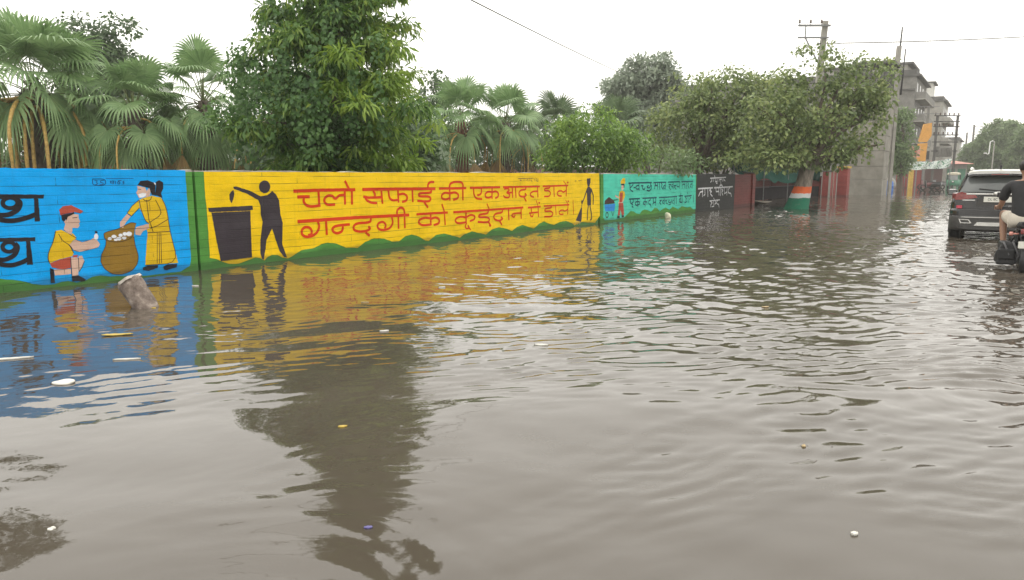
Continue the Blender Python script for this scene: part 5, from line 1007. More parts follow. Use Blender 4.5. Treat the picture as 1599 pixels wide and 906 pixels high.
far_tree('hazy tree at the right picture edge beyond the rider', 1625, 120, [(1625, 225, 36, 34), (1600, 240, 24, 30), (1620, 262, 40, 16)], 150, (.9, 1.5), 36, .5, .28, 404, LEAF_FAR)
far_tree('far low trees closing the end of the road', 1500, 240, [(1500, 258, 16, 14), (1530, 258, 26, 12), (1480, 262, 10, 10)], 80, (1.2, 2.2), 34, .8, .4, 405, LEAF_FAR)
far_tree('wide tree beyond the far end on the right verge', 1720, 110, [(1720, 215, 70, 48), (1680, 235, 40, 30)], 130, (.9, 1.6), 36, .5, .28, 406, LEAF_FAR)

# street lamp with a bent arm
th = thing('street_lamp', 'thin street lamp with a hooked white arm above the car roof', 'street lamp', atx(1547, 280, 75))
k = 75 / 1130; zt = at(1547, 222, 75)[2]
m = MB(); m.tube([(0, 0, -.5), (0, 0, zt)], [.07, .045], 8); m.build('post', CONC_L, th)
m = MB(); z0 = at(1540, 240, 75)[2]; m.tube([(0, 0, zt), (-.2, 0, zt + .12), (-.42, 0, zt + .02), (-.45, 0, z0), (-.6, 0, z0 - .1), (-.72, 0, z0 + .05)], .05, 8); m.build('lamp_arm', WHITEP, th)
m = MB(); m.box(-.95, -.72, -.08, .08, z0 - .02, z0 + .1, bev=.02); m.build('lamp_head', WHITEP, th)

# orange hoarding, pink board, banner, posts, low red walls
Yo = 88; k = Yo / 1130; bx, by, _ = atx(1432, 290, Yo)
th = thing('signboard', 'tall blank orange signboard of two stacked panels beside the grey building', 'signboard', (bx, by, 0))
def pz(v, Y=Yo): return at(1432, v, Y)[2]
m = MB(); m.prism([((u - 1432) * k, pz(v)) for u, v in ((1428, 222), (1434, 194), (1446, 192), (1447, 212), (1441, 222))], -.1, .1); m.build('upper_panel', ORANGE, th)
m = MB(); m.prism([((u - 1432) * k, pz(v)) for u, v in ((1428, 224.5), (1442, 223.5), (1441, 252), (1427, 252))], -.1, .1); m.build('lower_panel', ORANGE, th)
m = MB()
for u in (1430, 1440): m.box((u - 1432) * k - .06, (u - 1432) * k + .06, .102, .22, -.5, pz(200))
m.build('posts', STEEL, th)
th = thing('signboard', 'small pink board on a post left of the tall orange signboard', 'signboard', atx(1422, 290, 86))
k = 86 / 1130; m = MB(); m.box(-.55, .75, -.04, .04, at(1422, 246, 86)[2], at(1422, 228, 86)[2]); m.build('board', PINK, th)
m = MB()
for j in range(3): zz = at(1422, 232 + j * 5, 86)[2]; m.box(-.42, .6 - .2 * (j % 2), -.048, -.042, zz - .06, zz + .06)
m.build('faded_marks', simple('faded_red', (.5, .12, .1), .7), th)
m = MB(); m.box(-.05, .05, .042, .14, -.5, at(1422, 240, 86)[2]); m.build('post', STEEL, th)
th = thing('roadside_post', 'thick yellow post with a pale head standing at the flooded verge', 'post', atx(1421, 293, 84))
zt = at(1421, 263, 84)[2]; m = MB(); m.box(-.2, .2, -.2, .2, -.5, zt, bev=.02); m.build('shaft', YEL, th); m = MB(); m.box(-.35, .45, -.26, .26, zt + .002, zt + .75, bev=.02); m.build('head', WHITEP, th)

def banner_mat():
    t = NT('printed_banner'); n1 = t.noise(4.5, 3, 0.6, stretch=(1, 1, 1.4))
    c = t.ramp(n1, [(0.40, (0.06, 0.22, 0.12, 1)), (0.46, (0.66, 0.70, 0.66, 1)), (0.56, (0.62, 0.67, 0.62, 1)), (0.62, (0.16, 0.22, 0.25, 1))])
    t.l(c, t.p.inputs['Base Color']); t.set(Roughness=.6); return t.m
Yb = 80; k = Yb / 1130; o_ = atx(1412, 290, Yb)
th = thing('banner', 'long white and green cloth banner strung across the roadside poles', 'banner', o_)
V = []; F = []; n1 = 40
for i in range(n1 + 1):
    q = i / n1; u = 1412 + 69 * q; vt = 251 - 4.0 * max(0, q - .55) * 2 + 1.5 * math.sin(q * 3.1); vb = vt + 12.5 + 1.2 * math.sin(q * 9)
    for j in range(5):
        v = vt + (vb - vt) * j / 4; V.append(((u - 1412) * k, .1 * math.sin(q * 23 + j), at(u, v, Yb)[2]))
for i in range(n1):
    for j in range(4): a = i * 5 + j; F.append((a, a + 1, a + 6, a + 5))
np_mesh('cloth', V, F, banner_mat(), th, smooth=True)
m = MB(); m.tube([(0, .05, -.5), (0, .05, at(1412, 249, Yb)[2])], .05, 6); m.build('pole', STEEL, th)
m = MB(); m.tube([(69 * k, .05, -.5), (69 * k, .05, at(1481, 245, Yb)[2])], .05, 6); m.build('pole', STEEL, th)

for lab, u0, u1, v0, v1, Y in (('short dull red wall stub beside the blue drum', 1400, 1416, 272, 292, 86), ('low red wall with a pale top under the white and green banner', 1424, 1442, 266, 290, 92), ('dark brick wall under the far end of the banner', 1442, 1470, 264, 288, 100)):
    k = Y / 1130; th = thing('boundary_wall', lab, 'wall', atx((u0 + u1) / 2, v1, Y), 0); th['kind'] = 'thing'
    w_ = (u1 - u0) * k; h = at(u0, v0, Y)[2]; m = MB(); m.box(-w_ / 2, w_ / 2, 0, .25, -.5, h); m.build('masonry', MAROON if 'red' in lab else simple('dark_brick', (.09, .05, .045), .9), th)
    m = MB(); m.box(-w_ / 2 - .04, w_ / 2 + .04, -.05, .3, h + .002, h + .12); m.build('coping', CONC_L if 'pale' in lab else CONC_D, th)
# plastic drum and bags
o_ = atx(1387, 297, 74); th = thing('plastic_drum', 'bright blue plastic drum standing in the water beyond the twin pole', 'drum', o_)
m = MB(); m.lathe([(0, -.3), (.42, -.3), (.44, -.1), (.46, .1), (.44, .35), (.46, .38), (.44, .42), (.44, .7), (.40, .82), (.38, .84), (.0, .84)], n=24); m.build('barrel', BLUEP, th)
m = MB(); m.lathe([(0, .842), (.36, .842), (.37, .90), (.2, .93), (0, .93)], n=24); m.build('lid', BLUEP, th)
def lumpy(name, label, cat, loc, rx, ry, rz, mat, sd, amp=.18, group=None, lo=-.35):
    bm = bmesh.new(); bmesh.ops.create_icosphere(bm, subdivisions=3, radius=1); r = random.Random(sd); ph = [(r.uniform(1, 4), r.uniform(1, 4), r.uniform(1, 4), r.uniform(0, 6)) for _ in range(6)]
    for v in bm.verts:
        d = sum(math.sin(a * v.co.x + b * v.co.y + c * v.co.z + e) for a, b, c, e in ph) / 6
        v.co = Vector((v.co.x * rx, v.co.y * ry, max(v.co.z, lo) * rz)) * (1 + amp * d * 2)
    me = bpy.data.meshes.new(name); bm.to_mesh(me); bm.free(); me.materials.append(mat)
    for p in me.polygons: p.use_smooth = True
    o = bpy.data.objects.new(name, me); COL.objects.link(o); o.location = loc; return tag(o, label, cat, group)
lumpy('sack_bundle', 'grey sack bundle heaped on the far side of the blue drum', 'sack', (o_[0] + .5, o_[1] + .7, .45), .55, .5, .8, CONC_L, 9)

# hedge and low shop sheds closing the view under the far trees
def shed(label, u0, u1, vt, Y, wall_m, roof_m, shutter):
    k = Y / 1130; o = atx((u0 + u1) / 2, 280, Y); w_ = (u1 - u0) * k; h = at(u0, vt, Y)[2]
    th = thing('roadside_shop', label, 'shop', o, 0); th['kind'] = 'thing'
    m = MB(); m.box(-w_ / 2, w_ / 2, 0, 4, -.5, h); m.build('walls', wall_m, th)
    m = MB(); m.add([(-w_ / 2 - .3, -1.2, h - .25), (w_ / 2 + .3, -1.2, h - .25), (w_ / 2 + .3, 4.2, h + .3), (-w_ / 2 - .3, 4.2, h + .3), (-w_ / 2 - .3, -1.2, h - .18), (w_ / 2 + .3, -1.2, h - .18), (w_ / 2 + .3, 4.2, h + .37), (-w_ / 2 - .3, 4.2, h + .37)], [(3, 2, 1, 0), (4, 5, 6, 7), (0, 1, 5, 4), (1, 2, 6, 5), (2, 3, 7, 6), (3, 0, 4, 7)]); m.build('roof', roof_m, th)
    n = max(2, int(w_ / 2.6))
    for i in range(n):
        x = -w_ / 2 + w_ * (i + .5) / n; m = MB(); m.box(x - w_ / n * .38, x + w_ / n * .38, -.05, -.003, -.3, h * .72); m.build('shutter', shutter, th)
GREENP = simple('green_paint', (.05, .20, .12), .6, var=.25, scale=2)
shed('low shop with a pink signboard roof and green shutters left of the car', 1476, 1508, 254, 118, CONC_L, PINK, GREENP)
shed('long low grey shed behind the car under the far trees', 1505, 1600, 262, 170, CONC, CONC_D, DARK)

# parked scooters and a three-wheeler at the flooded verge
def scooter(u, v, Y, lab, col, rz):
    th = thing('parked_scooter', lab, 'scooter', atx(u, v, Y), rz, 'two wheelers parked under the banner')
    for nm, y in (('rear_wheel', 0), ('front_wheel', 1.25)):
        m = MB(); m.lathe([(.18, -.05), (.26, -.055), (.29, 0), (.26, .055), (.18, .05)], (0, y, .29), 18, axis='x'); m.build(nm, BLACKR, th)
    m = MB(); loft(m, [(-.3, [(0, .45), (.12, .47), (.15, .6), (.08, .72), (0, .74)]), (.1, [(0, .35), (.17, .38), (.19, .6), (.12, .74), (0, .76)]), (.5, [(0, .28), (.15, .3), (.16, .55), (.1, .72), (0, .73)]), (.62, [(0, .25), (.14, .26), (.14, .3), (.1, .34), (0, .34)]), (.95, [(0, .26), (.14, .27), (.14, .3), (.1, .33), (0, .33)])]); m.build('body', col, th)
    m = MB(); m.prism([(.92, .28), (1.05, .3), (1.14, .95), (1.05, .98)], -.17, .17, plane='yz'); m.build('front_shield', col, th)
    m = MB(); m.box(-.11, .11, -.28, .5, .76, .83, bev=.03); m.build('seat', BLACKR, th)
    m = MB(); m.tube([(-.3, .98, 1.03), (0, 1.08, 1.0), (.3, .98, 1.03)], .018, 6); m.build('handlebar', DARK, th)
    m = MB(); m.lathe([(0, -.02), (.07, 0), (.06, .08), (0, .1)], (0, 1.12, .9), 12, axis='y'); m.build('headlight', CHROME, th)
scooter(1455, 290, 74, 'dark red scooter parked end on under the banner', simple('scooter_red', (.12, .02, .02), .3), .5)
scooter(1464, 291, 72, 'black scooter parked under the right half of the banner', BIKE, .9)
scooter(1472, 290, 76, 'grey scooter parked at the right end of the banner', STEEL, .3)
def auto_rickshaw():
    th = thing('auto_rickshaw', 'green and cream three wheeler coming up the flooded road left of the car', 'auto rickshaw', atx(1489, 290, 82), ROAD_RZ + math.pi)
    m = MB(); loft(m, [(0, [(0, .35), (.55, .35), (.64, .6), (.62, 1.0), (0, 1.0)]), (1.3, [(0, .3), (.6, .3), (.66, .6), (.64, .95), (0, .95)]), (2.0, [(0, .3), (.45, .3), (.5, .6), (.46, .95), (0, .95)]), (2.5, [(0, .4), (.2, .42), (.24, .6), (.2, .9), (0, .95)])]); m.build('body', GREENP, th)
    m = MB(); loft(m, [(-.05, [(0, 1.5), (.6, 1.5), (.6, 1.62), (.5, 1.72), (0, 1.76)]), (1.2, [(0, 1.55), (.63, 1.55), (.62, 1.68), (.5, 1.78), (0, 1.82)]), (2.15, [(0, 1.5), (.5, 1.5), (.48, 1.6), (.4, 1.68), (0, 1.7)])]); m.build('canopy', simple('cream_canopy', (.5, .46, .36), .8), th)
    m = MB(); m.add([(-.45, 2.3, .95), (.45, 2.3, .95), (.42, 2.1, 1.52), (-.42, 2.1, 1.52), (-.45, 2.27, .95), (.45, 2.27, .95), (.42, 2.07, 1.52), (-.42, 2.07, 1.52)], [(0, 1, 2, 3), (7, 6, 5, 4), (0, 4, 5, 1), (1, 5, 6, 2), (2, 6, 7, 3), (3, 7, 4, 0)]); m.build('windscreen', GLASS, th)
    for s in (-1, 1):
        for y in (.02, 1.25): m = MB(); m.tube([(s * .6, y, .95), (s * .6, y, 1.55)], .03, 6); m.build('canopy_post', DARK, th)
        m = MB(); m.lathe([(.12, -.05), (.2, -.06), (.23, 0), (.2, .06), (.12, .05)], (s * .56, .4, .23), 16, axis='x'); m.build('rear_wheel', BLACKR, th)
    m = MB(); m.lathe([(.12, -.05), (.2, -.06), (.23, 0), (.2, .06), (.12, .05)], (0, 2.45, .23), 16, axis='x'); m.build('front_wheel', BLACKR, th)
    m = MB(); m.lathe([(0, .1), (.1, .08), (.11, 0), (0, -.02)], (0, 2.5, .78), 14, axis='y'); m.build('headlight', CHROME, th)
auto_rickshaw()
# ------------------------------------------------------------------ car (local y forward, origin under the rear bumper at road level)
def make_car():
    c = (10.70, 16.06)
    th = thing('car', 'black compact car with a white roof standing in the flood water at the right', 'car', (c[0], c[1], -0.12), ROAD_RZ)
    def sec(wb, zb, wm, zs, zm, zt, wt): return [(0, zb), (wb * .7, zb), (wb, zb + .02), (wb + .04, zb + .10), (wm - .01, zs), (wm, zm), (wm - .015, zm + .1), (wt + .02, zt - .05), (wt, zt - .012), (wt - .08, zt), (0, zt)]
    S = [(0.10, sec(.70, .42, .80, .60, .86, 1.10, .70)), (0.115, sec(.74, .40, .845, .60, .87, 1.15, .745)), (0.20, sec(.78, .33, .885, .58, .88, 1.17, .775)), (0.45, sec(.80, .26, .90, .55, .88, 1.17, .80)),
         (1.2, sec(.82, .24, .90, .50, .86, 1.14, .82)), (2.3, sec(.82, .24, .895, .50, .84, 1.10, .83)), (3.0, sec(.82, .24, .895, .50, .82, 1.06, .83)), (3.6, sec(.80, .26, .89, .52, .80, 1.01, .80)),
         (4.05, sec(.74, .28, .84, .54, .78, .93, .72)), (4.24, sec(.62, .32, .72, .55, .72, .84, .60))]
    m = MB(); loft(m, S); m.build('body', CARB, th)
    # greenhouse glass: tapered box with curved sides
    def gsec(w0, z0, w1, z1): return [(0, z0), (w0, z0), (w0 * .985 + w1 * .015, z0 + .01), ((w0 + w1) / 2 + .025, (z0 + z1) / 2), (w1, z1 - .02), (w1 - .04, z1), (0, z1 + .012)]
    G = [(.17, gsec(.72, 1.10, .71, 1.175)), (.22, gsec(.74, 1.10, .68, 1.30)), (.30, gsec(.755, 1.10, .635, 1.46)), (.40, gsec(.765, 1.10, .60, 1.575)), (.60, gsec(.775, 1.10, .60, 1.60)), (1.5, gsec(.79, 1.08, .61, 1.63)), (2.3, gsec(.79, 1.06, .60, 1.60)), (2.65, gsec(.79, 1.05, .64, 1.42)), (3.15, gsec(.77, 1.02, .72, 1.075))]
    m = MB(); loft(m, G); m.build('windows', GLASS, th)
    # roof skin, white
    m = MB()
    def rsec(w, z): return [(0, z - .03), (w - .02, z - .03), (w, z - .02), (w, z), (w - .05, z + .025), (w * .6, z + .04), (0, z + .047)]
    loft(m, [(.34, rsec(.575, 1.595)), (.40, rsec(.60, 1.605)), (.8, rsec(.612, 1.625)), (1.5, rsec(.618, 1.635)), (2.2, rsec(.605, 1.612)), (2.34, rsec(.60, 1.59))]); m.build('roof', CARW, th)
    # dark spoiler lip under the roof edge
    m = MB(); loft(m, [(.13, [(0, 1.535), (.50, 1.525), (.58, 1.50), (.585, 1.515), (.57, 1.545), (.5, 1.562), (0, 1.575)]), (.22, [(0, 1.535), (.52, 1.525), (.605, 1.495), (.615, 1.51), (.60, 1.56), (.5, 1.578), (0, 1.585)]), (.42, [(0, 1.56), (.52, 1.56), (.60, 1.55), (.622, 1.56), (.612, 1.585), (.5, 1.594), (0, 1.597)])])
    m.build('spoiler', CARB, th)
    m = MB(); m.box(-.16, .16, .118, .131, 1.545, 1.562); m.build('brake_light', TAIL, th)
    # thick rear corner pillars in body colour
    for s in (-1, 1):
        m = MB(); P = [(.765, .20, 1.13), (.70, .205, 1.30), (.645, .28, 1.47), (.615, .40, 1.575), (.625, .75, 1.585), (.70, .62, 1.40), (.79, .60, 1.14)]
        vs = [(s * (x + .012), y, z) for x, y, z in P] + [(s * (x - .06), y + .06, z) for x, y, z in P]; n = len(P)
        m.add(vs, [tuple(range(n)), tuple(range(2 * n - 1, n - 1, -1))] + [(i, (i + 1) % n, n + (i + 1) % n, n + i) for i in range(n)]); m.build('rear_pillar', CARB, th)
        m = MB(); m.tube([(s * .555, .42, 1.64), (s * .56, .5, 1.685), (s * .57, 1.3, 1.71), (s * .565, 2.0, 1.69), (s * .56, 2.1, 1.64)], [.02, .024, .024, .024, .02], 8); m.build('roof_rail', CHROME, th)
        for y in (1.15, 1.95):
            m = MB(); m.tube([(s * .80, y, 1.10), (s * .715, y, 1.40), (s * .635, y, 1.60)], .03, 6); m.build('door_pillar', CARB, th)
        # lamp cluster wraps round the corner
        m = MB(); P = [(.38, 1.04), (.55, 1.01), (.80, .985), (.80, 1.13), (.70, 1.165), (.42, 1.10)]
        vs = []; fs = []
        for x, z in P: vs.append((s * x, .062 + max(0, x - .6) * .06, z))
        for x, z in P: vs.append((s * (x + (.075 if x > .75 else 0)), .13 + max(0, x - .6) * .75, z))
        n = len(P); m.add(vs, [tuple(range(n)), tuple(range(2 * n - 1, n - 1, -1))] + [(i, (i + 1) % n, n + (i + 1) % n, n + i) for i in range(n)]); L = m.build('tail_lamp', TAIL, th)
        m = MB(); m.box(min(s * .42, s * .66), max(s * .42, s * .66), .062, .074, .975, .995); m.build('lamp_trim', CHROME, L)
        m = MB(); m.box(min(s * .655, s * .765), max(s * .655, s * .765), .0, .03, .80, .865, bev=.008); m.build('reflector', REFL, th)
        # mirror
        m = MB(); m.box(s * .99 - .11, s * .99 + .11, 2.60, 2.74, 1.03, 1.19, bev=.045); mi_ = m.build('wing_mirror', CARB, th)
        m = MB(); m.box(s * .99 - .085, s * .99 + .085, 2.592, 2.599, 1.055, 1.165); m.build('mirror_glass', GLASS, mi_)
        m = MB(); m.tube([(s * .80, 2.72, 1.06), (s * .92, 2.68, 1.08)], .025, 6); m.build('mirror_arm', CARB, mi_)
        for y in (.78, 3.38):
            m = MB(); m.lathe([(.20, -.1), (.30, -.11), (.325, -.085), (.335, -.04), (.335, .04), (.325, .085), (.30, .11), (.20, .1)], (s * .79, y, .335), 28, axis='x'); wh = m.build('wheel', BLACKR, th)
            m = MB(); m.lathe([(0, .06), (.05, .065), (.06, .04), (.17, .05), (.205, .085), (.205, -.08), (0, -.08)], (s * .79 + (0.02 * s), y, .335), 24, axis='x')
            for k in range(5):
                a = k * 1.2566; m.tube([(s * .85, y, .335), (s * .875, y + .19 * math.cos(a), .335 + .19 * math.sin(a))], .028, 5)
            m.build('rim', STEEL, wh)
            m = MB(); n = 14; vs = []
            for rr, xx in ((.36, s * .86), (.36, s * .908), (.43, s * .908), (.43, s * .86)):
                for i in range(n + 1): a = math.pi * (-.08 + 1.16 * i / n); vs.append((xx, y + rr * math.cos(a), .335 + rr * math.sin(a)))
            m.add(vs, [(k * (n + 1) + i, k * (n + 1) + i + 1, ((k + 1) % 4) * (n + 1) + i + 1, ((k + 1) % 4) * (n + 1) + i) for k in range(4) for i in range(n)]); m.build('wheel_arch', CLAD, th)
        for y in (.95, 1.95):
            m = MB(); m.box(s * .90 - .014, s * .90 + .014, y + .1, y + .3, .93, .965, bev=.008); m.build('door_handle', CHROME, th)
    # rear bumper: upper body-colour step, lower grey cladding with bright trim
    def bsec(w, z0, z1): return [(0, z0), (w * .8, z0), (w - .03, z0 + .01), (w, z0 + .06), (w, z1 - .05), (w - .02, z1 - .01), (w * .85, z1), (0, z1)]
    m = MB(); loft(m, [(.0, bsec(.70, .60, .78)), (.012, bsec(.76, .58, .79)), (.06, bsec(.84, .57, .80)), (.20, bsec(.895, .56, .80)), (.42, bsec(.91, .55, .78))]); m.build('bumper', CARB, th)
    m = MB(); loft(m, [(-.02, bsec(.66, .34, .60)), (-.008, bsec(.74, .32, .64)), (.05, bsec(.84, .31, .66)), (.20, bsec(.898, .30, .67)), (.42, bsec(.912, .30, .66))]); cl = m.build('lower_bumper', CLAD, th)
    m = MB(); m.box(-.66, .66, -.028, -.018, .60, .615); m.build('trim_strip', CHROME, cl)
    m = MB(); m.prism([(-.40, .42), (.40, .42), (.34, .50), (-.34, .50)], -.034, -.021); m.build('skid_plate', CHROME, cl)
    for s in (-1, 1):
        m = MB(); O = [(.44, .47), (.50, .555), (.70, .565), (.66, .47)]; I = [(.475, .485), (.515, .54), (.675, .55), (.645, .485)]
        vs = [(s * x, -.03, z) for x, z in O + I]; m.add(vs, [(i, (i + 1) % 4, 4 + (i + 1) % 4, 4 + i) for i in range(4)]); m.build('exhaust_trim', CHROME, cl)
    # tailgate: recess lines, bright bar, badge, plate, wiper
    m = MB(); m.box(-.60, .60, .060, .098, 1.105, 1.14, bev=.008); m.build('chrome_bar', CHROME, th)
    m = MB(); m.lathe([(0, -.012), (.06, -.010), (.085, 0), (.09, .01)], (0, .052, 1.135), 24, axis='y'); b = m.build('badge', CHROME, th); b.scale = (1, 1, .55); b.location = (0, 0, 1.135 * .45)
    m = MB(); m.prism([(-.40, .86), (.40, .86), (.34, 1.085), (-.34, 1.085)], .086, .1015); m.build('tailgate_recess', CLAD, th)
    m = MB(); m.box(-.26, .26, .068, .085, .945, 1.065, bev=.004); pl = m.build('number_plate', PLATE, th)
    text_mesh('DL 8C BP 27', .078, DARK, pl, (0, .0665, 1.005), (math.pi / 2, 0, 0), sx=.88)
    m = MB(); m.tube([(.02, .155, 1.19), (-.05, .16, 1.205), (-.36, .172, 1.235)], .012, 6); m.box(-.05, .07, .13, .165, 1.175, 1.215, bev=.01); m.build('rear_wiper', DARK, th)
    m = MB(); m.prism([(.40, 1.67), (.62, 1.67), (.50, 1.745), (.42, 1.755)], -.02, .02, plane='yz'); m.build('roof_antenna', DARK, th)
    # seat heads seen dimly: light-coloured rear window stickers / shade
    m = MB()
    return th
make_car()

# ------------------------------------------------------------------ skinned figures
def skin_mesh(name, verts, edges, radii, mat, parent, sub=2, root=0):
    me = bpy.data.meshes.new(name); me.from_pydata(verts, edges, []); o = bpy.data.objects.new(name, me); COL.objects.link(o)
    sk = o.modifiers.new('skin', 'SKIN'); sk.use_smooth_shade = True
    if not me.skin_vertices: 
        bm = bmesh.new(); bm.from_mesh(me); bm.verts.layers.skin.verify(); bm.to_mesh(me); bm.free()
    for i, v in enumerate(me.skin_vertices[0].data):
        r_ = radii[i]; v.radius = r_ if hasattr(r_, '__len__') else (r_, r_); v.use_root = (i == root)
    sb = o.modifiers.new('sub', 'SUBSURF'); sb.levels = sub; sb.render_levels = sub
    bpy.context.view_layer.update()
    m2 = bpy.data.meshes.new_from_object(o.evaluated_get(bpy.context.evaluated_depsgraph_get())); bpy.data.objects.remove(o)
    m2.name = name; m2.materials.clear(); m2.materials.append(mat)
    for p in m2.polygons: p.use_smooth = True
    q = bpy.data.objects.new(name, m2); COL.objects.link(q); q.parent = parent; return q

SKIN = simple('brown_skin', (0.30, 0.165, 0.105), 0.5, var=0.12, scale=8, bump=0.05)
TEE = simple('charcoal_cotton', (0.028, 0.028, 0.03), 0.9, var=0.3, scale=7, bump=0.3)
SHORT = simple('cream_cotton', (0.55, 0.50, 0.42), 0.9, var=0.15, scale=9, bump=0.3)
HAIR = simple('black_hair', (0.012, 0.010, 0.009), 0.55, var=0.4, scale=30, bump=0.6)
BAGM = simple('black_nylon', (0.016, 0.016, 0.017), 0.6, var=0.35, scale=9, bump=0.35)
BIKE = simple('bike_black', (0.02, 0.02, 0.021), 0.3, 0.2, var=0.2, scale=6, bump=0.02)

def make_bike_and_rider():
    c = at(1600, 425, 10.75); c = (c[0] - 0.03, c[1], -0.14)
    th = thing('motorcycle', 'black motorcycle ridden away through the flood water', 'motorcycle', c, ROAD_RZ)
    for nm, y in (('rear_wheel', 0.0), ('front_wheel', 1.28)):
        m = MB(); m.lathe([(.235, -.045), (.28, -.05), (.305, -.025), (.31, 0), (.305, .025), (.28, .05), (.235, .045)], (0, y, .31), 28, axis='x'); wh = m.build(nm, BLACKR, th)
        m = MB(); m.lathe([(.225, -.03), (.24, -.03), (.24, .03), (.225, .03), (.225, -.03)], (0, y, .31), 28, axis='x'); m.cyl((0, 0), .01, 0, .01)
        m.tube([(-.06, y, .31), (.06, y, .31)], .04, 10)
        for k in range(6): a = k * math.pi / 3; m.tube([(0, y, .31), (0, y + .23 * math.cos(a), .31 + .23 * math.sin(a))], .014, 5)
        m.build('rim', STEEL, wh)
    def fender(y, a0, a1, w, name):
        m = MB(); n = 10; vs = []
        for i in range(n + 1):
            a = a0 + (a1 - a0) * i / n
            for rr, xx in ((.345, -w), (.37, 0), (.345, w)): vs.append((xx, y + rr * math.cos(a), .31 + rr * math.sin(a)))
        m.add(vs, [(i * 3 + k, i * 3 + k + 1, i * 3 + k + 4, i * 3 + k + 3) for i in range(n) for k in range(2)], 0, True); m.build(name, BIKE, th)
    fender(0, R(60), R(200), .06, 'rear_mudguard'); fender(1.28, R(10), R(150), .055, 'front_mudguard')
    m = MB(); m.tube([(0, 1.02, .92), (0, .55, .72), (0, .10, .74), (0, -.18, .80)], .025, 7); m.tube([(0, 1.0, .88), (0, .78, .40), (0, .40, .34), (0, .28, .70)], .024, 7)
    for s in (-1, 1): m.tube([(s * .05, .40, .36), (s * .07, 0, .31)], .02, 6)
    m.build('frame', BIKE, th)
    m = MB(); m.box(-.11, .11, .46, .82, .30, .56, bev=.04); m.lathe([(.07, -.12), (.09, -.1), (.09, .1), (.07, .12)], (0, .68, .50), 14, axis='x'); m.build('engine', STEEL, th)
    m = MB()
    loft(m, [(.50, [(0, .78), (.10, .78), (.13, .84), (.11, .92), (0, .94)]), (.62, [(0, .74), (.13, .75), (.165, .84), (.13, .95), (0, .99)]), (.86, [(0, .76), (.12, .78), (.16, .87), (.12, .97), (0, 1.0)]), (1.0, [(0, .82), (.06, .83), (.08, .88), (.06, .94), (0, .96)])]); m.build('fuel_tank', BIKE, th)
    m = MB(); loft(m, [(-.26, [(0, .80), (.07, .80), (.09, .835), (.07, .87), (0, .88)]), (-.1, [(0, .77), (.11, .77), (.135, .82), (.11, .87), (0, .88)]), (.3, [(0, .75), (.12, .75), (.14, .79), (.12, .83), (0, .84)]), (.54, [(0, .76), (.08, .76), (.1, .80), (.08, .845), (0, .855)])]); m.build('seat', BLACKR, th)
    for s in (-1, 1):
        m = MB(); m.tube([(s * .085, 0.0, .31), (s * .10, .06, .70)], .03, 8); m.build('shock_absorber', STEEL, th)
        m = MB(); m.tube([(s * .075, 1.28, .31), (s * .075, 1.08, .95)], .027, 8); m.build('front_fork', STEEL, th)
        m = MB(); m.box(s * .12 - .02, s * .12 + .02, -.14, .36, .56, .74, bev=.018); m.build('side_panel', BIKE, th)
        m = MB(); m.tube([(s * .1, .52, .36), (s * .24, .52, .36)], .015, 6); m.build('foot_peg', BLACKR, th)
        m = MB(); m.tube([(s * .10, -.20, .70), (s * .17, -.21, .70)], .012, 6); m.lathe([(0, -.03), (.03, -.02), (.03, .02), (0, .03)], (s * .195, -.21, .70), 10, axis='x'); m.build('indicator', PINK, th)
        m = MB(); m.tube([(s * .30, .93, 1.08), (s * .34, 1.0, 1.22)], .008, 5); m.box(s * .36 - .06, s * .36 + .06, 1.0, 1.02, 1.20, 1.28, bev=.008); m.build('mirror', DARK, th)
    m = MB(); m.tube([(-.36, .80, 1.03), (-.24, .92, 1.06), (0, 1.04, 1.02), (.24, .92, 1.06), (.36, .80, 1.03)], .014, 8); m.build('handlebar', STEEL, th)
    for s in (-1, 1):
        m = MB(); m.tube([(s * .37, .79, 1.03), (s * .27, .895, 1.055)], .02, 8); m.build('grip', BLACKR, th)
    m = MB(); m.lathe([(0, -.08), (.07, -.06), (.09, 0), (.092, .05), (0, .06)], (0, 1.16, .93), 18, axis='y'); m.build('headlight', CHROME, th)
    m = MB(); m.box(-.085, .085, -.335, -.25, .70, .78, bev=.02); m.build('tail_light', TAIL, th)
    m = MB(); m.box(-.10, .10, -.372, -.362, .50, .60, bev=.003); pl = m.build('number_plate', PLATE, th)
    m = MB(); m.box(-.03, .03, -.36, -.30, .52, .74); m.build('plate_bracket', DARK, th)
    m = MB(); m.tube([(.12, .62, .34), (.15, .3, .30), (.16, -.05, .34), (.165, -.34, .40)], [.025, .03, .045, .04], 10); m.build('exhaust', STEEL, th)
    # ---- rider
    pe = thing('person', 'rider in charcoal t shirt and cream shorts sitting on the motorcycle', 'person', (c[0] - .10, c[1] - .03, c[2]), ROAD_RZ)
    V = []; E = []; Rd = []
    def chain(pts, rad, start=None):
        prev = start
        for p, r_ in zip(pts, rad):
            V.append(p); Rd.append(r_); i = len(V) - 1
            if prev is not None: E.append((prev, i))
            prev = i
        return prev
    chain([(0, .30, .90)], [(.15, .11)])
    sp = chain([(0, .31, 1.04), (0, .33, 1.20), (0, .36, 1.36)], [(.14, .10), (.15, .105), (.15, .095)], 0)
    nk = chain([(0, .385, 1.475), (0, .41, 1.55)], [.062, .056], sp)
    hd = chain([(0, .425, 1.64), (0, .42, 1.72), (0, .415, 1.755)], [(.078, .098), (.076, .095), (.045, .06)], nk)
    hands = {}
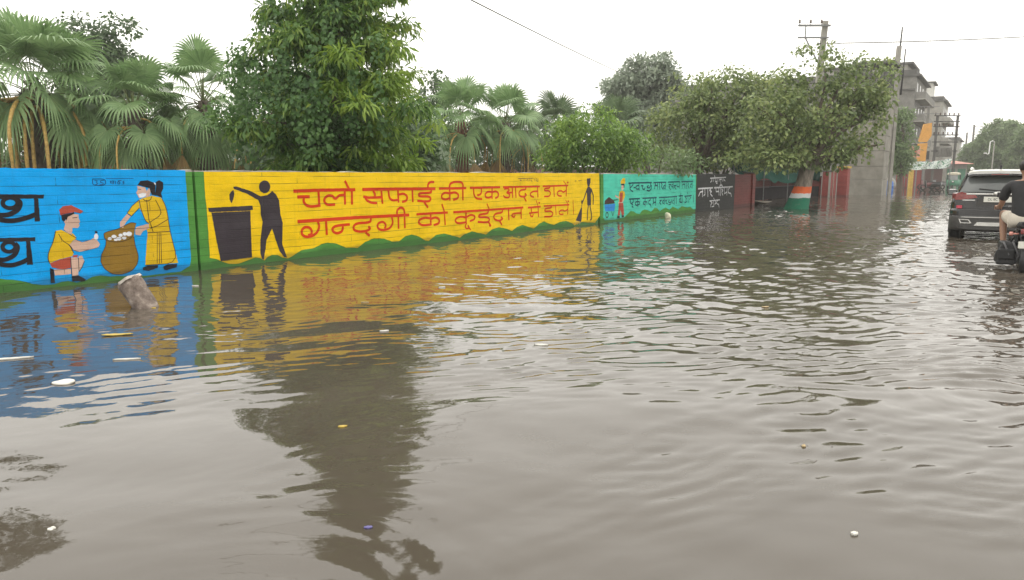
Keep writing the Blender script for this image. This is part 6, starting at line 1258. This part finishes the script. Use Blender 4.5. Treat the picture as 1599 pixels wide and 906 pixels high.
    for s in (-1, 1):
        a = chain([(s * .17, .37, 1.405), (s * .225, .385, 1.36), (s * .262, .43, 1.22), (s * .285, .50, 1.10), (s * .305, .62, 1.07), (s * .325, .735, 1.055)], [.066, .062, .048, .041, .038, .029], sp)
        pm_ = chain([(s * .33, .785, 1.06)], [(.038, .022)], a); hands[s] = pm_
        # four fingers curl over the grip, thumb below from the side of the palm
        for k, (dx, l) in enumerate(((-.030, .9), (-.010, 1.0), (.010, .96), (.030, .78))):
            x = s * (.335 + dx); y0 = .80 - dx * .9
            chain([(x, y0 + .022, 1.072), (x, y0 + .05 * l, 1.06), (x, y0 + .052 * l, 1.03), (x, y0 + .028, 1.012)], [.0105, .0098, .009, .008], pm_)
        chain([(s * .298, .79, 1.045), (s * .278, .825, 1.028), (s * .276, .85, 1.02)], [.012, .0105, .009], pm_)
        k = chain([(s * .105, .33, .88), (s * .17, .46, .91), (s * .215, .62, .945), (s * .245, .76, .965), (s * .24, .745, .88), (s * .225, .68, .70), (s * .21, .60, .52), (s * .205, .575, .45)], [.098, .088, .072, .061, .057, .055, .043, .037], 0)
        chain([(s * .205, .56, .40), (s * .21, .66, .385), (s * .215, .74, .378)], [(.04, .035), (.042, .028), (.035, .02)], k)
        chain([(s * .082, .425, 1.635), (s * .09, .415, 1.65)], [(.012, .022), (.006, .02)], nk + 1)
    chain([(0, .52, 1.628), (0, .535, 1.62)], [.014, .011], nk + 1)
    skin_mesh('body', V, E, Rd, SKIN, pe)
    # t-shirt: torso and short sleeves
    V = []; E = []; Rd = []
    chain([(0, .295, .87)], [(.172, .125)]); sp = chain([(0, .305, 1.04), (0, .325, 1.20), (0, .35, 1.36)], [(.165, .122), (.175, .126), (.172, .112)], 0)
    chain([(0, .375, 1.455)], [.078], sp)
    for s in (-1, 1): chain([(s * .17, .365, 1.40), (s * .228, .385, 1.355), (s * .262, .43, 1.235), (s * .274, .46, 1.17)], [.083, .08, .072, .074], sp)
    skin_mesh('t_shirt', V, E, Rd, TEE, pe)
    V = []; E = []; Rd = []
    chain([(0, .30, .905)], [(.165, .12)])
    for s in (-1, 1): chain([(s * .105, .33, .885), (s * .16, .44, .905), (s * .19, .54, .928), (s * .20, .575, .934)], [.114, .105, .094, .092], 0)
    skin_mesh('shorts', V, E, Rd, SHORT, pe)
    # hair cap and dark nape
    bm = bmesh.new(); bmesh.ops.create_icosphere(bm, subdivisions=4, radius=1); r_ = random.Random(4)
    for v in list(bm.verts):
        x, y, z = v.co
        if z < -.62 or (y > .55 and z < .42): bm.verts.remove(v); continue
        f = 1 + .03 * math.sin(9 * x + 5 * z) * math.sin(8 * y) + r_.uniform(-.012, .012); v.co = (x * .108 * f, .405 + y * .125 * f, 1.69 + z * .112 * f)
    me = bpy.data.meshes.new('hair'); bm.to_mesh(me); bm.free(); me.materials.append(HAIR)
    for p in me.polygons: p.use_smooth = True
    o = bpy.data.objects.new('hair', me); COL.objects.link(o); o.parent = pe; md = o.modifiers.new('solid', 'SOLIDIFY'); md.thickness = .02
    for s in (-1, 1):
        m = MB(); m.lathe([(0, -.012), (.009, -.008), (.012, 0), (.009, .008), (0, .012)], (s * .032, .512, 1.655), 10, axis='y'); m.build('eye', WHITEP, pe)
        m = MB(); m.box(s * .212 - .045, s * .212 + .045, .51, .76, .345, .372, bev=.012)
        m.tube([(s * .212 - .045, .62, .37), (s * .212, .63, .43), (s * .212 + .045, .62, .37)], .012, 6); m.build('sandal', BLACKR, pe)
    m = MB(); m.box(-.022, .022, .517, .523, 1.588, 1.594); m.build('mouth', PINK, pe)
    # ---- backpack slung low on the left of the bike
    b = thing('backpack', 'black backpack slung low on the side of the motorcycle', 'bag', (c[0] + .03, c[1], c[2]), ROAD_RZ)
    bm = bmesh.new(); bmesh.ops.create_cube(bm, size=1); bmesh.ops.subdivide_edges(bm, edges=bm.edges[:], cuts=5, use_grid_fill=True)
    rr = random.Random(8)
    for v in bm.verts:
        x, y, z = v.co; k = 1 - .35 * max(0, abs(z) - .3) - .2 * max(0, abs(y) - .3); t_ = -.12 if z > 0 else 0
        v.co = (-.245 + x * .26 * k + .03 * math.sin(9 * z + 4 * y) + .10 * z * .5, .12 + y * .36 * (1 - .25 * z), .40 + z * .34 + .012 * math.sin(14 * y + 9 * x) - .03 * abs(y))
    for f in bm.faces: f.smooth = True
    me = bpy.data.meshes.new('pack'); bm.to_mesh(me); bm.free(); me.materials.append(BAGM); o = bpy.data.objects.new('pack', me); COL.objects.link(o); o.parent = b
    md = o.modifiers.new('sub', 'SUBSURF'); md.levels = 1; md.render_levels = 2
    m = MB(); m.box(-.36, -.15, -.10, -.055, .30, .46, bev=.02); m.build('pocket', BAGM, b)
    for dx in (0, .12):
        m = MB(); m.tube([(-.30 + dx, -.02, .56), (-.27 + dx, -.07, .50), (-.22 + dx, -.09, .38), (-.24 + dx, -.05, .25)], .016, 6); m.build('strap', simple('grey_webbing', (.10, .10, .105), .7), b)
    m = MB(); m.tube([(-.22, .02, .55), (-.16, .03, .66), (-.10, .05, .74)], .014, 6); m.build('hanging_loop', BAGM, b)
make_bike_and_rider()
# ------------------------------------------------------------------ broken post and floating litter
def broken_post():
    loc = (-3.98, 7.72, 0)
    th = thing('broken_post', 'broken crusted concrete post leaning out of the water before the painted sack', 'post', loc)
    t = NT('crusted_concrete'); n1 = t.noise(14, 6, .7)
    t.l(t.ramp(n1, [(.28, (.06, .045, .04, 1)), (.45, (.155, .12, .10, 1)), (.58, (.23, .185, .155, 1)), (.72, (.42, .36, .31, 1))]), t.p.inputs['Base Color']); t.set(Roughness=.9); t.bump(n1, .6, .02)
    ax = Vector((-.165, .03, .30)).normalized(); e1 = Vector((1, 0.1, .33)); e1 = (e1 - ax * e1.dot(ax)).normalized(); e2 = ax.cross(e1)
    rr = np.random.default_rng(5); vs = []; fs = []; n = 22; L = [-.3, -.12, 0, .08, .15, .22, .28, .325, .338]
    for i, s in enumerate(L):
        f = (1.0, 1.0, .98, .97, .98, .99, 1.0, .95, .80)[i]
        for k in range(n):
            a = 2 * math.pi * k / n; q = .125 * f * (1 + .07 * math.sin(3 * a + s * 9) + .05 * math.sin(7 * a - s * 21) + rr.uniform(-.035, .035))
            p = ax * s + e1 * q * math.cos(a) + e2 * q * math.sin(a); vs.append(tuple(p))
    for i in range(len(L) - 1):
        for k in range(n): fs.append((i * n + k, i * n + (k + 1) % n, (i + 1) * n + (k + 1) % n, (i + 1) * n + k))
    fs.append(tuple(range((len(L) - 1) * n, len(L) * n))); m = MB(); m.add(vs, fs, 0, True); m.build('shaft', t.m, th)
    m = MB(); vs = []
    for s, f in ((.316, .99), (.349, .9), (.351, 0)):
        for k in range(n): a = 2 * math.pi * k / n; q = .128 * f * (1 + .05 * math.sin(3 * a) + .03 * math.sin(8 * a)); vs.append(tuple(ax * (s + .006 * math.sin(4 * a)) + e1 * q * math.cos(a) + e2 * q * math.sin(a)))
    m.add(vs, [(i * n + k, i * n + (k + 1) % n, (i + 1) * n + (k + 1) % n, (i + 1) * n + k) for i in range(2) for k in range(n)], 0, True); m.build('pale_cap', simple('pale_crust', (.46, .41, .35), .9, var=.3, scale=14, bump=.6), th)
broken_post()

def gp(u, v, z=0.0):
    x = (u - 799.5) / 1130; y = -(v - 453) / 1130; d = (x, math.cos(PITCH) + y * math.sin(PITCH), -math.sin(PITCH) + y * math.cos(PITCH)); k = (z - CAM_H) / d[2]; return (d[0] * k, d[1] * k, z)
def surf(x, y): return float(wave_field(np.array([[x]]), np.array([[y]]))[0, 0])
LEAFY = simple('floating_leaf_yellow', (.50, .36, .06), .6, var=.4, scale=30); LEAFB = simple('floating_leaf_tan', (.42, .32, .17), .7, var=.4, scale=30)
FOAM = simple('white_foam', (.60, .585, .53), .7, var=.12, scale=30); WRAP = simple('wrapper_blue', (.13, .115, .30), .4, var=.3, scale=20)
def floating_leaf(u, v, ln, wd, ang, mat, label, name='floating_leaf', cat='leaf', group=None, thick=.004):
    thick = min(thick, .006); small = ln < .2; ln *= .7 if small else 1; wd *= .7 if small else .8
    x, y, _ = gp(u, v); m = MB(); n = 9; top = []; r_ = random.Random(int(u * 7 + v))
    for i in range(n + 1):
        q = i / n; w = wd * .5 * (math.sin(math.pi * q) ** .7) * r_.uniform(.6, 1.25); top.append((ln * (q - .5), w, .35 * wd * abs(q - .5)))
    vs = []
    for (a, w, c) in top: vs += [(a, w, c * .4 + thick), (a, 0, c * .1 + thick * .6), (a, -w, c * .4 + thick), (a, w * .9, c * .4 - thick), (a, -w * .9, c * .4 - thick)]
    fs = []
    for i in range(n):
        b = i * 5; fs += [(b, b + 5, b + 6, b + 1), (b + 1, b + 6, b + 7, b + 2), (b + 3, b + 8, b + 5, b), (b + 2, b + 7, b + 9, b + 4), (b + 4, b + 9, b + 8, b + 3)]
    m.add(vs, fs, 0, True); o = m.build(name, mat); o.location = (x, y, surf(x, y) + .004); o.rotation_euler = (0, 0, ang); return tag(o, label, cat, group)
GL = 'litter floating on the flood water'
floating_leaf(183, 523, .26, .09, .25, LEAFY, 'curled yellow leaf floating below the broken post', group=GL)
floating_leaf(235, 481, .16, .05, .1, LEAFY, 'small yellow leaf caught at the foot of the broken post', group=GL)
floating_leaf(18, 562, .30, .05, .35, FOAM, 'long white foam strip floating at the left edge', 'foam_strip', 'litter', GL, .012)
floating_leaf(535, 667, .075, .035, .3, LEAFY, 'small bright yellow leaf on the dark tree reflection', group=GL)
floating_leaf(845, 540, .17, .06, -.1, FOAM, 'flat white foam scrap floating alone in the middle of the water', 'foam_scrap', 'litter', GL, .01)
floating_leaf(1334, 836, .045, .035, .5, FOAM, 'tiny white square scrap on the smooth water near the front', 'paper_scrap', 'litter', GL, .005)
floating_leaf(198, 562, .2, .03, .2, FOAM, 'thin white scrap below the curled yellow leaf', 'paper_scrap', 'litter', GL, .006)
floating_leaf(575, 825, .05, .022, .2, WRAP, 'tiny violet wrapper on the lower tree reflection', 'wrapper', 'litter', GL)
floating_leaf(305, 447, .12, .04, .1, FOAM, 'white scrap right of the broken post by the wall', 'paper_scrap', 'litter', GL, .008)
floating_leaf(600, 517, .12, .05, .4, FOAM, 'white scrap at the top of the tree reflection', 'paper_scrap', 'litter', GL, .012)
floating_leaf(570, 473, .13, .04, 0, LEAFB, 'tan leaf floating in the yellow wall reflection', group=GL)
floating_leaf(690, 448, .14, .05, .6, FOAM, 'pale scrap drifting under the yellow wall middle', 'paper_scrap', 'litter', GL, .01)
floating_leaf(1255, 697, .05, .03, 1.1, LEAFB, 'small dark leaf on the ruffled water right of centre', group=GL)
floating_leaf(1195, 480, .14, .06, .3, LEAFB, 'brown leaf on the choppy water below the black wall', group=GL)
x, y, _ = gp(100, 598); lumpy('foam_cup', 'rounded white foam lid floating in the lower left water', 'litter', (x, y, .004), .068, .055, .018, FOAM, 3, .12, GL)
x, y, _ = gp(80, 828); lumpy('plastic_scrap', 'crumpled clear white plastic scrap near the lower left corner', 'litter', (x, y, .003), .015, .011, .010, FOAM, 6, .3, GL)
x, y, _ = gp(1043, 341); lumpy('plastic_bag', 'knotted pale yellow plastic bag floating against the turquoise wall', 'bag', (x, y, .06), .10, .09, .13, simple('pale_bag', (.75, .72, .52), .5), 7, .2, None, -.6)
x, y, _ = gp(1322, 301); lumpy('plastic_bag', 'white plastic bag floating at the foot of the taller red pier', 'bag', (x, y, .08), .32, .25, .18, FOAM, 17, .2, None, -.6)
# ------------------------------------------------------------------ damp monsoon air
hm = bpy.data.materials.new('damp_air'); hm.use_nodes = True; ht = hm.node_tree; ht.nodes.clear()
ho = ht.nodes.new('ShaderNodeOutputMaterial'); hv = ht.nodes.new('ShaderNodeVolumePrincipled')
hv.inputs['Color'].default_value = (0.93, 0.92, 0.88, 1); hv.inputs['Density'].default_value = 0.0010; hv.inputs['Anisotropy'].default_value = 0.2
ht.links.new(hv.outputs[0], ho.inputs['Volume'])
m = MB(); m.box(-160, 260, -60, 420, -1.4, 40); hz = m.build('haze', hm); tag(hz, kind='stuff')
